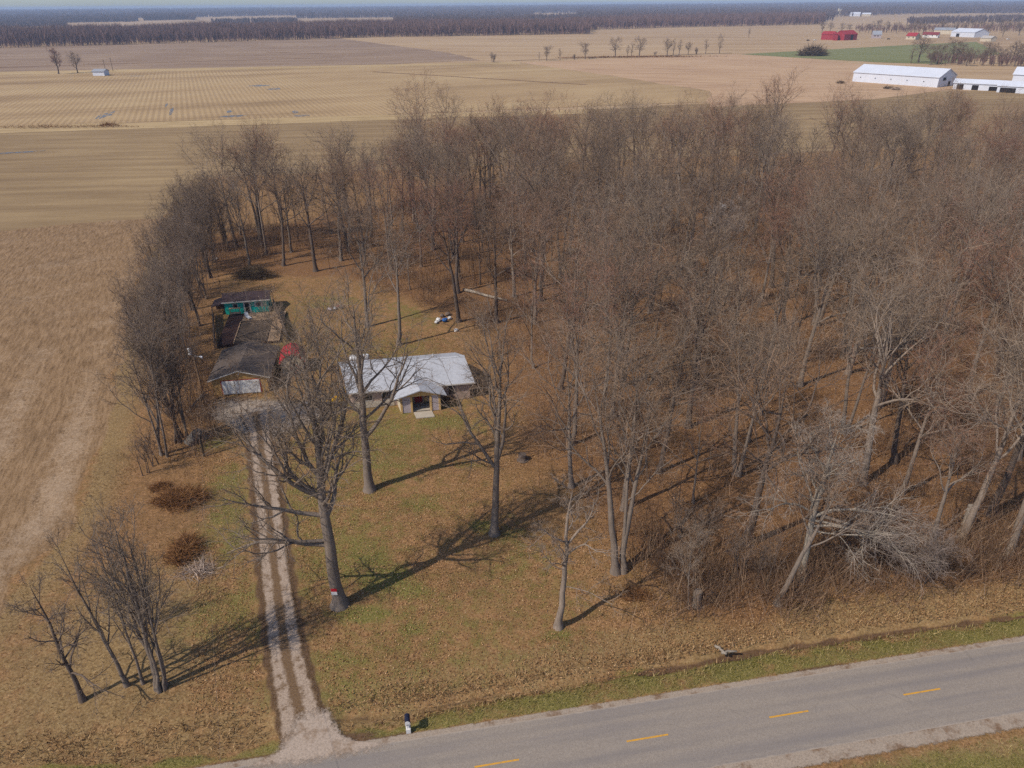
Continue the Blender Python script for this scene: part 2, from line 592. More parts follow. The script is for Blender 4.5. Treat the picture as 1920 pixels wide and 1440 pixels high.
sheet('harvested_field', [(-500, 470), (150, 446), (300, 432), (420, 380), (760, 345), (1300, 318), (2600, 300), (2600, 160), (1640, 172), (1200, 200), (720, 218), (0, 240), (-500, 256)], M_MID, -0.24)
sheet('corn_field', [(-500, 254), (0, 237), (720, 214), (1330, 190), (1330, 170), (1110, 136), (975, 117), (640, 124), (0, 137), (-500, 147)], M_CORN, -0.225)
sheet('grass_lane', [(-500, 266), (0, 249), (720, 224), (1100, 212), (1100, 204), (720, 214), (0, 237), (-500, 252)], M_LANE, -0.20)
sheet('bare_field', [(975, 117), (1110, 136), (1330, 170), (1330, 200), (1640, 185), (1800, 165), (1690, 128), (1500, 108), (1372, 101)], M_PINK, -0.215)
sheet('ploughed_field', [(-500, 148), (0, 137), (640, 124), (900, 112), (840, 98), (640, 72), (330, 80), (0, 90), (-500, 104)], M_BROWN, -0.23)
sheet('wheat_field', [(1390, 101), (1540, 93), (1700, 84), (1830, 78), (1880, 100), (1760, 120), (1640, 116), (1500, 108)], M_WHEAT, -0.205)
sheet('field_margin', [(-500, 152), (0, 140), (640, 126), (975, 119), (975, 115.5), (640, 122), (0, 134), (-500, 144)], M_LANE, -0.195)
for a, b, t in [((0, 126), (330, 116), 1.6), ((330, 116), (640, 107), 1.2), ((500, 97), (620, 101), 1.5), ((960, 113), (1372, 99), 1.2), ((700, 134), (1100, 158), 1.0)]:
    pa, pb = G(*a), G(*b)
    d = (pb - pa) / np.linalg.norm(pb - pa)
    nn = np.array([-d[1], d[0]]) * t * 2.2
    nk = 14
    L = [pa + (pb - pa) * k / nk + nn * (0.4 + 0.6 * random.random()) for k in range(nk + 1)]
    Rr = [pa + (pb - pa) * k / nk - nn * (0.4 + 0.6 * random.random()) for k in range(nk + 1)]
    pts = [(*q, -0.185) for q in L] + [(*q, -0.185) for q in Rr]
    struct(MB().poly(pts, [(k, nk + 1 + k, nk + 2 + k, k + 1) for k in range(nk)]).build('weedy_strip', M_WEED))

MW = Mat('standing_water', 0.22, 0.35).col(sr(92, 84, 76))
MW.alpha(MW.math('MULTIPLY', MW.fac(MW.noise(.35, 4, .7), .42, .52), .7))
M_WATER = MW.m
for px, py, w_, l_ in [(321, 208, 1.0, 17), (312, 196, .6, 9), (436, 217, 6.5, 4.0), (430, 208, 1.6, 8), (566, 216, 4.5, 3.2), (553, 209, 1.5, 7), (484, 160, 7, 6), (514, 166, 5, 6),
                       (195, 216, 1.4, 13), (208, 212, 1.2, 12), (252, 142, 9, 2.2), (183, 219, .8, 10), (10, 286, 14, 1.6)]:
    c = G(px, py)
    k = 18
    dr_ = np.array([-0.33, 0.94])
    pts = []
    for i in range(k):
        a = 2 * math.pi * i / k
        rr = 0.65 + 0.5 * random.random()
        e_ = np.array([dr_[1], -dr_[0]]) * math.cos(a) * w_ * rr + dr_ * math.sin(a) * l_ * rr
        pts.append((c[0] + e_[0], c[1] + e_[1], -0.19))
    struct(MB().poly(pts, [tuple(range(k))]).build('puddle', M_WATER))

# ------------------------------------------------------------------ road
def strip(pts_l, pts_r, z, nm, mat, across=1):
    """ribbon with 'across' attribute 0..1"""
    n = len(pts_l)
    V, Q, U = [], [], []
    for i in range(n):
        for k in range(across + 1):
            t = k / across
            V.append((*(pts_l[i] * (1 - t) + pts_r[i] * t), z))
            U.append(t)
    for i in range(n - 1):
        for k in range(across):
            a = i * (across + 1) + k
            Q.append((a, a + 1, a + across + 2, a + across + 1))
    me = mesh_np(nm, V, quads=Q, mat=mat)
    at = me.attributes.new('across', 'FLOAT', 'POINT')
    at.data.foreach_set('value', np.array(U, np.float32))
    return link(nm, me)


def asphalt():
    M = Mat('asphalt', 0.9, 0.15)
    f1 = M.noise(14, 4, 0.8)
    al = M.noise(1.0, 4, 0.6, M.mapv(M.pos(), (0.06, 0.9, 1), (0, 0, R(-9.9))))
    bg = M.noise(0.25, 3, 0.6)
    c = M.ramp(f1, [(0.3, sr(118, 107, 98)), (0.55, sr(148, 136, 124)), (0.75, sr(168, 156, 142))])
    c = M.mix(M.math('MULTIPLY', M.fac(al, 0.4, 0.65), 0.38), c, sr(116, 110, 110))
    c = M.mix(M.math('MULTIPLY', M.fac(bg, 0.5, 0.8), 0.3), c, sr(158, 146, 132))
    a = M.attr('across')
    e = M.math('ABSOLUTE', M.math('SUBTRACT', a, 0.5))
    wp = M.fac(M.math('ABSOLUTE', M.math('SUBTRACT', M.math('ABSOLUTE', M.math('SUBTRACT', e, .25)), .11)), .07, .0)
    c = M.mix(M.math('MULTIPLY', wp, M.math('MULTIPLY', al, .42)), c, sr(112, 106, 104))
    crk = M.n('ShaderNodeTexVoronoi', feature='DISTANCE_TO_EDGE')
    M.put(crk.inputs['Vector'], M.mapv(M.pos(), (.22, .35, 1), (0, 0, R(-9.9))))
    crk.inputs['Scale'].default_value = 1.0
    c = M.mix(M.math('MULTIPLY', M.fac(crk.outputs['Distance'], .012, .004), M.math('MULTIPLY', M.fac(bg, .5, .65), .22)), c, sr(84, 78, 76))
    c = M.mix(M.fac(M.math('ADD', e, M.math('MULTIPLY', M.noise(1.5, 4, .7), 0.06)), 0.505, 0.535), c, sr(160, 146, 132))
    M.col(c).bump(f1, 0.25, 0.02)
    return M.m


def gravel(name, base, soft_edge=True, dark=None):
    M = Mat(name, 0.95, 0.1)
    f1 = M.noise(7, 5, 0.85)
    md = M.noise(0.7, 4, 0.65)
    c = M.ramp(f1, [(0.28, mul(base, 0.55)), (0.5, base), (0.75, mul(base, 1.35))])
    if dark:
        c = M.mix(M.fac(md, 0.48, 0.72), c, M.ramp(f1, [(0.3, mul(dark, .6)), (0.7, mul(dark, 1.2))]))
    M.col(c).bump(f1, 0.5, 0.04)
    if soft_edge:
        e = M.math('ABSOLUTE', M.math('SUBTRACT', M.attr('across'), 0.5))
        M.alpha(M.fac(M.math('ADD', e, M.math('MULTIPLY', M.math('SUBTRACT', M.noise(2.2, 6, .8), .5), 0.55)), 0.49, 0.32))
    return M.m


SS_ = np.arange(-130, 191, 1.5)
road = struct(strip([road_pt(s, 3.05) for s in SS_], [road_pt(s, -3.05) for s in SS_], 0.03, 'road', asphalt(), 12))
M_SHLD = gravel('shoulder_gravel', sr(156, 140, 124), True, sr(124, 98, 76))
for va, vb, nm in ((2.8, 3.6, 'gravel_shoulder'), (-4.3, -2.75, 'gravel_shoulder')):
    struct(strip([road_pt(s, vb) for s in SS_], [road_pt(s, va) for s in SS_], 0.024, nm, M_SHLD, 6))
MY = Mat('yellow_line_paint', 0.7, 0.3)
MY.col(MY.mix(MY.fac(MY.noise(5, 4, .7), 0.45, 0.75), sr(204, 150, 52), sr(168, 130, 78)))
for k in range(-4, 9):
    s0 = 0.16 - 1.7 + k * 11.22
    p4 = [road_pt(s0, .07), road_pt(s0, -.07), road_pt(s0 + 3.2, -.07), road_pt(s0 + 3.2, .07)]
    MB().poly([(*p, .036) for p in p4], [(0, 1, 2, 3)]).build('lane_marking', MY.m, road)

# gravel lane to the garage: two wheel tracks with a dirty crown between
def drive_mat():
    M = Mat('driveway_gravel', 0.95, 0.1)
    a = M.attr('across')
    wob = M.math('MULTIPLY', M.math('SUBTRACT', M.noise(0.9, 4, .7), .5), 0.22)
    a2 = M.math('ADD', a, wob)
    e = M.math('ABSOLUTE', M.math('SUBTRACT', a2, 0.5))
    f1 = M.noise(7, 5, 0.85)
    md = M.noise(1.1, 4, 0.7)
    gr = M.ramp(f1, [(0.28, sr(116, 98, 84)), (0.5, sr(162, 142, 124)), (0.72, sr(198, 178, 158))])
    di = M.ramp(f1, [(0.28, sr(72, 54, 40)), (0.55, sr(118, 94, 70)), (0.75, sr(146, 122, 92))])
    trk = M.math('MULTIPLY', M.fac(e, 0.07, 0.17), M.fac(e, 0.43, 0.33))
    trk = M.math('MULTIPLY', trk, M.fac(md, 0.28, 0.52))
    M.col(M.mix(trk, di, gr)).bump(f1, 0.6, 0.05)
    M.alpha(M.fac(M.math('ADD', e, M.math('MULTIPLY', M.math('SUBTRACT', M.noise(2.6, 6, .8), .5), 0.42)), 0.50, 0.37))
    return M.m


def smooth_line(p, k=8):
    p = np.asarray(p)
    out = []
    n = len(p)
    for i in range(n - 1):
        p0, p1, p2, p3 = p[max(i - 1, 0)], p[i], p[i + 1], p[min(i + 2, n - 1)]
        for j in range(k):
            t = j / k
            out.append(0.5 * (2 * p1 + (p2 - p0) * t + (2 * p0 - 5 * p1 + 4 * p2 - p3) * t * t + (3 * p1 - p0 - 3 * p2 + p3) * t ** 3))
    return np.array(out + [p[-1]])


dl = smooth_line(DRIVE)
tn = np.gradient(dl, axis=0)
tn /= np.linalg.norm(tn, axis=1, keepdims=True)
nr = np.stack([-tn[:, 1], tn[:, 0]], 1)
hw = np.interp(np.arange(len(dl)), [0, 5, 12, 22, 40, len(dl) - 10, len(dl)], [2.6, 2.2, 1.85, 1.6, 1.5, 1.55, 2.4])[:, None]
struct(strip(dl + nr * hw, dl - nr * hw, 0.012, 'driveway', drive_mat(), 12))


def blob(name, poly, mat, z, nrad=48):
    """area with an 'across' attribute that runs out at the rim (soft ragged margin)"""
    p = smooth_line(np.concatenate([poly, poly[:1]]), 6)[:-1]
    c = (p.min(0) + p.max(0)) / 2
    V, Q, U, k = [], [], [], len(p)
    for j, t in enumerate((0, .4, .75, 1.0)):
        for q in p:
            V.append((*(c + (q - c) * (0.001 + t)), z))
            U.append(0.5 + 0.5 * t)
    for j in range(3):
        for i in range(k):
            Q.append((j * k + i, j * k + (i + 1) % k, (j + 1) * k + (i + 1) % k, (j + 1) * k + i))
    me = mesh_np(name, V, quads=Q, mat=mat)
    at = me.attributes.new('across', 'FLOAT', 'POINT')
    at.data.foreach_set('value', np.array(U, np.float32))
    return struct(link(name, me))


M_APRON = gravel('apron_gravel', sr(162, 146, 130), True, sr(112, 90, 70))
blob('gravel_apron', APRON, M_APRON, 0.006)
dm = dl[0] * .55 + dl[8] * .45
ms, mv = (dm - ROAD_O) @ ROAD_E, (dm - ROAD_O) @ ROAD_N
mouth = np.array([road_pt(ms - 5.6, 2.6), road_pt(ms - 3.2, 3.5), road_pt(ms - 2.0, 5.2), road_pt(ms - 1.5, 7.0), road_pt(ms + 1.2, 7.0), road_pt(ms + 2.1, 5.0), road_pt(ms + 3.6, 3.6), road_pt(ms + 6.4, 2.6), road_pt(ms, 2.2)])
blob('driveway_mouth', mouth, gravel('mouth_gravel', sr(168, 150, 134), True, sr(138, 114, 92)), 0.034)
#@@PART2

# ------------------------------------------------------------------ bare trees
def bark(name, c, var=0.25):
    M = Mat(name, 0.95, 0.1)
    v = M.obj()
    n1 = M.noise(1.0, 5, 0.7, M.mapv(v, (9, 9, 1.2)))
    n2 = M.noise(0.35, 3, 0.6, v)
    c1 = M.ramp(n1, [(0.25, mul(c, 0.5)), (0.55, c), (0.8, mul(c, 1.45))])
    c1 = M.mix(M.math('MULTIPLY', M.fac(n2, 0.45, 0.7), 0.35), c1, mul(c, 1.5))
    r = M.orand()
    M.col(M.mix(M.math('MULTIPLY', r, var * 2), c1, M.mix(0.5, c1, mul(c, 0.55))))
    M.bump(n1, 0.6, 0.03)
    return M.m


def twig(name, stops):
    M = Mat(name, 0.95, 0.05)
    c = M.ramp(M.orand(), stops)
    k = M.math('ADD', 0.72, M.math('MULTIPLY', M.island(), 0.56))
    M.col(M.mix(1.0, c, k, 'MULTIPLY'))
    return M.m


BK_GREY = bark('bark_grey', sr(126, 112, 100))
BK_DARK = bark('bark_dark', sr(102, 88, 78))
BK_PALE = bark('bark_pale', sr(148, 136, 122))
BK_MID = bark('bark_mid', sr(140, 124, 110))
TW_WOOD = twig('twigs_woodland', [(0.0, sr(144, 126, 108)), (0.4, sr(132, 111, 91)), (0.75, sr(140, 112, 90)), (0.94, sr(142, 102, 82))])
TW_GREY = twig('twigs_grey', [(0.0, sr(150, 136, 126)), (1.0, sr(138, 122, 112))])
TW_OAK = twig('twigs_oak', [(0.0, sr(130, 114, 98)), (1.0, sr(124, 106, 90))])
TW_PALE = twig('twigs_pale', [(0.0, sr(156, 142, 130)), (1.0, sr(146, 132, 120))])
TW_PINK = twig('twigs_russet', [(0.0, sr(168, 128, 104)), (1.0, sr(160, 118, 96))])
TW_DUN = twig('twigs_dun', [(0.0, sr(136, 118, 102)), (1.0, sr(126, 106, 90))])
TW_RED = twig('twigs_reddish', [(0.0, sr(136, 96, 84)), (1.0, sr(126, 90, 76))])


def unit(a):
    return a / (np.linalg.norm(a, axis=-1, keepdims=True) + 1e-9)


def grow(P, Rr, L, k, t0, t1, ang, lr, segs, wig, trop, rr, tip, shape=0.5):
    """k children on each parent path -> paths, radii, lengths"""
    N, S, _ = P.shape
    t = t0 + (t1 - t0) * (np.arange(k)[None] + rng.uniform(0, 1, (N, k))) / k
    t = t.ravel()
    par = np.repeat(np.arange(N), k)
    f_ = np.clip(t, 0, 0.999) * (S - 1)
    i = f_.astype(int)
    w = (f_ - i)[:, None]
    p = P[par, i] * (1 - w) + P[par, i + 1] * w
    T = unit(P[par, i + 1] - P[par, i])
    r = Rr[par, i] * (1 - w[:, 0]) + Rr[par, i + 1] * w[:, 0]
    az = np.tile(np.arange(k) * 2.4, N) + np.repeat(rng.uniform(0, 6.28, N), k) + rng.normal(0, .4, N * k)
    ref = np.where(np.abs(T[:, 2:3]) > .9, [[1.0, 0, 0]], [[0, 0, 1.0]])
    U = unit(np.cross(T, ref))
    V = np.cross(T, U)
    a = np.radians(rng.uniform(ang[0], ang[1], N * k))[:, None]
    d = unit(T * np.cos(a) + (U * np.cos(az)[:, None] + V * np.sin(az)[:, None]) * np.sin(a))
    ln = L[par] * lr * (1 + shape * 0.5 - shape * t) * rng.uniform(.65, 1.25, N * k)
    return march(p, d, ln, np.minimum(r * rr, 1e3), tip, segs, wig, trop) + (ln,)


def march(p, d, ln, r0, tip, segs, wig, trop):
    n = len(p)
    out = [p]
    for s in range(segs):
        d = unit(d + rng.normal(0, wig, (n, 3)) + np.array([0, 0, trop]))
        p = p + d * (ln / segs)[:, None]
        out.append(p)
    t = np.linspace(0, 1, segs + 1)[None]
    r0 = np.asarray(r0)[:, None]
    rad = r0 * (1 - t) ** 0.8 + np.minimum(tip, r0) * t
    return np.stack(out, 1), np.maximum(rad, 0.004)


def tree_mesh(name, H, r0, stems=None, limbs=None, n1=9, t1=(.38, .97), a1=(28, 52), l1=.36, trop1=.10, n2=6, n3=5, n4=6, l2=.48, l3=.5, l4=.55,
              lean=(0, 0), wig=.05, tw=.011, bk=None, tm=None, shape1=0.7, trop2=.06, droop=0.0, limb_r=.55, top=0.02, w2=.16, lead=.8):
    """returns (trunk mesh, crown mesh)"""
    hs = np.array([0, .015, .04, .09, .17, .26, .36, .46, .56, .66, .76, .86, .94, 1.0])
    stems = stems or [(0, 0, lean[0], lean[1], 1.0, 1.0)]
    P0, R0, L0 = [], [], []
    for (ox, oy, lx, ly, hf, rf) in stems:
        h = H * hf * lead
        wob = np.cumsum(rng.normal(0, wig * h * 0.07, (len(hs), 2)), 0) * (hs[:, None] > .05)
        x = ox + lx * hs ** 1.25 + wob[:, 0]
        y = oy + ly * hs ** 1.25 + wob[:, 1]
        P0.append(np.stack([x, y, hs * h], 1))
        R0.append(r0 * rf * ((1 - hs) ** 0.75 * (1 - top) + top) * (1 + 0.75 * np.exp(-hs * h / 0.45)))
        L0.append(H * hf)
    P0, R0, L0 = np.array(P0), np.array(R0), np.array(L0)
    P0[:, 0, 2] = -0.25
    hu = np.linspace(0, 1, 15)                      # even spacing up the stem for the branches
    PU = np.stack([[np.interp(hu, hs, P0[j, :, c]) for c in range(3)] for j in range(len(P0))]).transpose(0, 2, 1)
    RU = np.stack([np.interp(hu, hs, R0[j]) for j in range(len(P0))])
    p1, r1, len1 = grow(PU, RU, L0, n1, t1[0], t1[1], a1, l1, 9, w2 * .75, trop1, limb_r, .02, shape1)
    if limbs:
        LP = []
        for (t, az, el, ln, rr, dp) in limbs:
            q = t * (len(hs) - 1)
            hh = np.interp(t, hs, np.arange(len(hs)))
            i = min(int(hh), len(hs) - 2)
            b = P0[0, i] + (P0[0, i + 1] - P0[0, i]) * (hh - i)
            d = np.array([[math.cos(R(az)) * math.cos(R(el)), math.sin(R(az)) * math.cos(R(el)), math.sin(R(el))]])
            pp, qq = march(b[None], d, np.array([ln]), np.array([rr]), .025, 9, .13, dp)
            p1, r1, len1 = np.concatenate([p1, pp]), np.concatenate([r1, qq]), np.append(len1, ln)
    p2, r2, len2 = grow(p1, r1, len1, n2, .25, 1.0, (25, 62), l2, 6, w2, trop2, .62, .012)
    p3, r3, len3 = grow(p2, r2, len2, n3, .2, 1.0, (25, 65), l3, 4, .18, trop2 * .6 - droop, .65, .008)
    p4, r4, _ = grow(p3, r3, len3, n4, .15, 1.0, (20, 60), l4, 2, .2, .02 - droop, .6, .005)
    p4b, r4b, _ = grow(p2, r2, len2, 4, .3, 1.0, (25, 60), l3 * l4 * 1.3, 2, .2, .03 - droop, .4, .006)
    big = cat([tubes(P0, R0, 10), tubes(p1, r1, 7), tubes(p2, r2, 4)])
    r3 = np.clip(r3, tw * .9, .03)
    r4, r4b = np.clip(r4, tw * .55, tw), np.clip(r4b, tw * .55, tw)
    big = cat([big, tubes(p3[::2], np.clip(r3[::2] * 1.3, tw * 1.3, .035), 3)])
    small = cat([tubes(p3[1::2], r3[1::2], 3), tubes(p4, r4, 3), tubes(p4b, r4b, 3)])
    return mesh_np(name + '_trunk', *big, mat=bk or BK_GREY, smooth=True), mesh_np(name + '_crown', *small, mat=tm or TW_WOOD)


def plant(kind, meshes, xy, label, cat_='tree', group=None, rz=0.0, sc=1.0, tilt=None, z=0.0):
    sc3 = sc if isinstance(sc, tuple) else (sc, sc, sc)
    t = tag(link(kind, None, None, (xy[0], xy[1], z), rz, sc3), label, cat_, group)
    if tilt:
        t.rotation_euler = (tilt[0], tilt[1], rz)
    link('trunk', meshes[0], t)
    link('crown', meshes[1], t)
    return t


ORD = ['first', 'second', 'third', 'fourth', 'fifth', 'sixth', 'seventh', 'eighth', 'ninth', 'tenth', 'eleventh', 'twelfth', 'thirteenth', 'fourteenth', 'fifteenth', 'sixteenth', 'seventeenth', 'eighteenth', 'nineteenth', 'twentieth'] + ['twenty-' + w for w in ('first', 'second', 'third', 'fourth', 'fifth', 'sixth', 'seventh', 'eighth', 'ninth')] + ['thirtieth', 'thirty-first', 'thirty-second', 'thirty-third', 'thirty-fourth', 'thirty-fifth', 'thirty-sixth', 'thirty-seventh', 'thirty-eighth', 'thirty-ninth', 'fortieth']

# --- single trees that stand out
oakA = tree_mesh('oak', 30, .58, lean=(.5, 0.8), n1=16, t1=(.40, .98), a1=(16, 40), l1=.28, limb_r=.42, shape1=.6, trop1=.06, n2=8, n3=6, n4=6, l2=.48, l3=.5, l4=.52, tw=.0095, lead=.86, bk=BK_GREY, tm=TW_OAK,
                 limbs=[(.26, 186, 10, 9.0, .24, -.05), (.28, 178, -2, 7.5, .18, .05), (.36, 35, 50, 7.5, .24, .10), (.38, 190, 24, 8.5, .22, .03), (.44, 150, 42, 8, .24, .06), (.45, 205, 32, 9, .24, .03),
                        (.52, 172, 58, 8, .22, .1), (.50, 20, 55, 8, .2, .08), (.6, 120, 60, 8, .2, .06), (.42, 300, 35, 7, .18, .05)], w2=.2)
plant('oak_tree', oakA, G(637, 1133), 'huge spreading oak beside the gravel driveway with a red and white sign on its trunk', group='yard trees')
oakB = tree_mesh('yard_tree', 28, .5, lean=(.6, .4), n1=9, t1=(.5, .97), a1=(20, 48), l1=.34, n2=7, n3=6, n4=6, l2=.42, l3=.42, l4=.45, tw=.008, bk=BK_GREY, tm=TW_OAK,
                 limbs=[(.30, 8, 34, 13.5, .25, .0), (.42, 165, 40, 9.5, .2, .08), (.40, 30, 30, 9, .16, .05), (.48, 100, 60, 10, .2, .08), (.44, 200, 20, 8, .14, .02)], w2=.2)
plant('yard_tree', oakB, G(693, 918), 'tall bare tree in front of the white roofed house with a long limb reaching right', group='yard trees')
treeC = tree_mesh('yard_tree_c', 26.5, .40, lean=(1.0, 1.0), n1=9, t1=(.42, .95), a1=(14, 36), l1=.28, n2=7, n3=6, n4=6, tw=.010, l3=.42, l4=.45, bk=BK_GREY, tm=TW_WOOD,
                  limbs=[(.36, 165, 64, 10, .2, .08), (.4, 20, 64, 10, .2, .08), (.38, 190, 30, 5, .09, .06)], w2=.2)
plant('yard_tree', treeC, G(927, 1000), 'bare grey tree leaning right with a mossy patch at its foot, mid lawn', group='yard trees')
treeD = tree_mesh('small_tree', 18, .3, lean=(.7, .8), n1=9, t1=(.4, .97), a1=(25, 60), l1=.24, n2=6, n3=5, n4=5, tw=.007, l3=.45, l4=.5, trop1=.02, wig=.12, bk=BK_MID, tm=TW_DUN,
                  limbs=[(.6, 10, 48, 5, .13, .05), (.3, 0, 8, 4.5, .05, 0), (.42, 175, 30, 3.5, .05, .1)], w2=.24)
plant('small_tree', treeD, G(1047, 1175), 'small crooked pale tree nearest the road on the leafy lawn', group='yard trees')
twinE = tree_mesh('twin_tree', 24, .36, stems=[(-.3, 0, -2.6, 2.5, 1, 1), (.45, .1, 1.6, 2.2, .95, .85), (.3, .3, .3, 2, .9, .6)], n1=7, t1=(.42, .96), a1=(22, 50), l1=.34, n2=6, n3=6, n4=6, tw=.012, l3=.45, l4=.5, bk=BK_GREY, tm=TW_WOOD)
plant('twin_tree', twinE, G(1160, 1072), 'bare tree with several trunks spreading from one foot at the edge of the wood', group='yard trees')
dead = tree_mesh('pale_tree', 20, .38, lean=(.6, .5), n1=9, t1=(.35, .95), a1=(20, 50), l1=.3, n2=7, n3=6, n4=6, tw=.010, l2=.5, l3=.48, l4=.55, droop=.05, limb_r=.45, bk=BK_PALE, tm=TW_PALE,
                 limbs=[(.42, 8, 26, 8.5, .14, -.07), (.4, 350, 20, 8, .12, -.08), (.36, 340, 24, 8, .12, -.11), (.5, 170, 42, 7.5, .12, .0), (.45, 200, 35, 7, .12, -.03), (.5, 60, 60, 8, .16, .05), (.34, 320, 10, 6, .09, -.08)], w2=.22)
plant('pale_tree', dead, G(1502, 1085), 'pale silvery tree with drooping sprays of twigs on the right near the road', group='pale barked trees')
fallen = tree_mesh('fallen_top', 10.5, .16, n1=11, t1=(.1, .97), a1=(15, 55), l1=.5, n2=7, n3=5, n4=5, tw=.0085, l2=.5, w2=.2, limb_r=.4, bk=BK_GREY, tm=TW_GREY)
t = plant('broken_treetop', fallen, G(1512, 1070), 'fallen grey treetop fanning out beside the pale silvery tree', 'fallen branch')
t.rotation_euler = (R(10), R(100), R(-12))
t.location.z = 6.6
leanT = tree_mesh('leaning_tree', 15, .27, lean=(3.4, 1.2), n1=6, t1=(.45, .95), a1=(25, 55), l1=.32, n2=6, n3=5, n4=5, tw=.010, bk=BK_GREY, tm=TW_WOOD)
plant('leaning_tree', leanT, G(1458, 1132), 'leaning tree in front of the pale silvery tree', group='roadside edge trees')
multi = tree_mesh('multi_stem', 17.5, .19, stems=[(0, 0, .1, .2, 1, 1.1), (.5, .3, .6, .3, .95, .8), (-2.6, .3, -2.2, .6, .8, .9), (-1.4, .5, -.8, .8, .85, .6), (.25, -.3, -.4, .5, .9, .7), (.6, -.1, 1.0, 0, .85, .6), (-.2, .4, -1.1, 1.0, .88, .7)],
                  n1=10, t1=(.22, .99), a1=(12, 30), l1=.25, lead=.95, n2=5, n3=4, n4=2, tw=.006, l2=.5, l3=.5, l4=.5, trop1=.05, bk=BK_GREY, tm=TW_OAK, shape1=.9, w2=.1)
plant('multi_stem_tree', multi, G(296, 1290), 'many stemmed bare tree at bottom left between the field and the driveway', group='trees by the field corner')
leftT = tree_mesh('slim_tree', 11.5, .2, lean=(-.7, .4), n1=18, t1=(.22, .99), a1=(45, 80), l1=.27, lead=1.0, n2=5, n3=4, n4=4, tw=.006, l3=.45, trop1=.02, bk=BK_DARK, tm=TW_DUN, shape1=1.0)
plant('slim_tree', leftT, G(155, 1312), 'slim bare tree with level side branches at bottom left', group='trees by the field corner')
shrubM = tree_mesh('thin_saplings', 8, .05, stems=[(rng.uniform(-1.6, 1.6), rng.uniform(-1, 1), rng.normal() * .8, rng.normal() * .6, rng.uniform(.6, 1), 1) for _ in range(6)], n1=8, t1=(.25, .97), a1=(18, 40), l1=.28, n2=4, n3=3, n4=2, tw=.006, bk=BK_DARK, tm=TW_DUN)
for i, (px, py, lab) in enumerate([(262, 1175, 'thin saplings just behind the many stemmed tree at bottom left'), (285, 880, 'thin saplings on the field margin below the left tree row'), (1400, 1095, 'thin grey saplings left of the leaning roadside tree'),
                                   (1740, 1080, 'yellowish thin saplings right of the drooping pale tree'), (1290, 1045, 'thin saplings standing in brush behind the short stump')]):
    plant('sapling_clump', shrubM, G(px, py), lab, 'saplings', 'sapling clumps', rz=i * 1.3, sc=(1, .9, 1.1, .9, 1.2)[i])

# --- woodland kinds (shared meshes)
wood_kinds = []
for k in range(9):
    bk_ = (BK_GREY, BK_DARK, BK_GREY, BK_MID, BK_DARK, BK_GREY, BK_GREY, BK_DARK, BK_MID)[k]
    st = None
    if k in (2, 6):
        st = [(-.2, 0, -1.8, .4, 1, 1), (.25, .1, 1.6, -.3, .93, .8)]
    wood_kinds.append(tree_mesh('woodland_%d' % k, 23, rng.uniform(.29, .42), limb_r=.6, stems=st, lean=(rng.normal() * 1.0, rng.normal() * 1.0), n1=10 if not st else 6, t1=(rng.uniform(.4, .52), .98), a1=(22, rng.uniform(48, 62)),
                                l1=rng.uniform(.33, .41), shape1=.35, n2=7, n3=6, n4=4, l2=.52, l3=.52, l4=.56, tw=.0115, trop1=.09, bk=bk_, tm=TW_WOOD, w2=rng.uniform(.14, .22)))
slim_kinds = []
for k in range(4):
    slim_kinds.append(tree_mesh('slender_%d' % k, 17, .15, lean=(rng.normal() * .8, rng.normal() * .8), n1=11, t1=(.3, .97), a1=(20, 50), l1=.27, n2=6, n3=4, n4=4, l2=.5, l3=.5, l4=.55, tw=.011, bk=(BK_GREY, BK_DARK)[k % 2], tm=TW_WOOD))
hedge_kinds = []
for k in range(4):
    st = [(rng.uniform(-.6, .6), rng.uniform(-.6, .6), rng.normal() * 1.8, rng.normal() * 1.8, rng.uniform(.8, 1), rng.uniform(.7, 1)) for _ in range(3)]
    hedge_kinds.append(tree_mesh('boundary_%d' % k, 19, .19, stems=st, n1=9, t1=(.2, .98), a1=(22, 50), l1=.30, n2=6, n3=4, n4=4, l2=.5, l3=.5, l4=.55, tw=.0105, bk=(BK_DARK, BK_GREY)[k % 2], tm=TW_DUN))
round_kind = tree_mesh('round_crown', 20, .3, n1=12, t1=(.4, .95), a1=(20, 60), l1=.3, n2=7, n3=6, n4=6, l2=.5, tw=.012, trop1=.16, bk=BK_GREY, tm=TW_PINK)
grey_kind = tree_mesh('grey_crown', 21, .36, stems=[(-.3, 0, -.6, 0, 1, 1), (.4, 0, .8, .2, .95, .8)], n1=7, t1=(.5, .97), a1=(20, 50), l1=.3, n2=7, n3=6, n4=6, tw=.012, trop1=.14, bk=BK_DARK, tm=TW_GREY)
red_kind = (wood_kinds[0][0], wood_kinds[0][1].copy())
red_kind[1].materials.clear()
red_kind[1].materials.append(TW_RED)

placed = [G(*q) for q in [(637, 1133), (693, 918), (927, 1000), (1047, 1175), (1160, 1072), (1502, 1085), (1458, 1132)]]
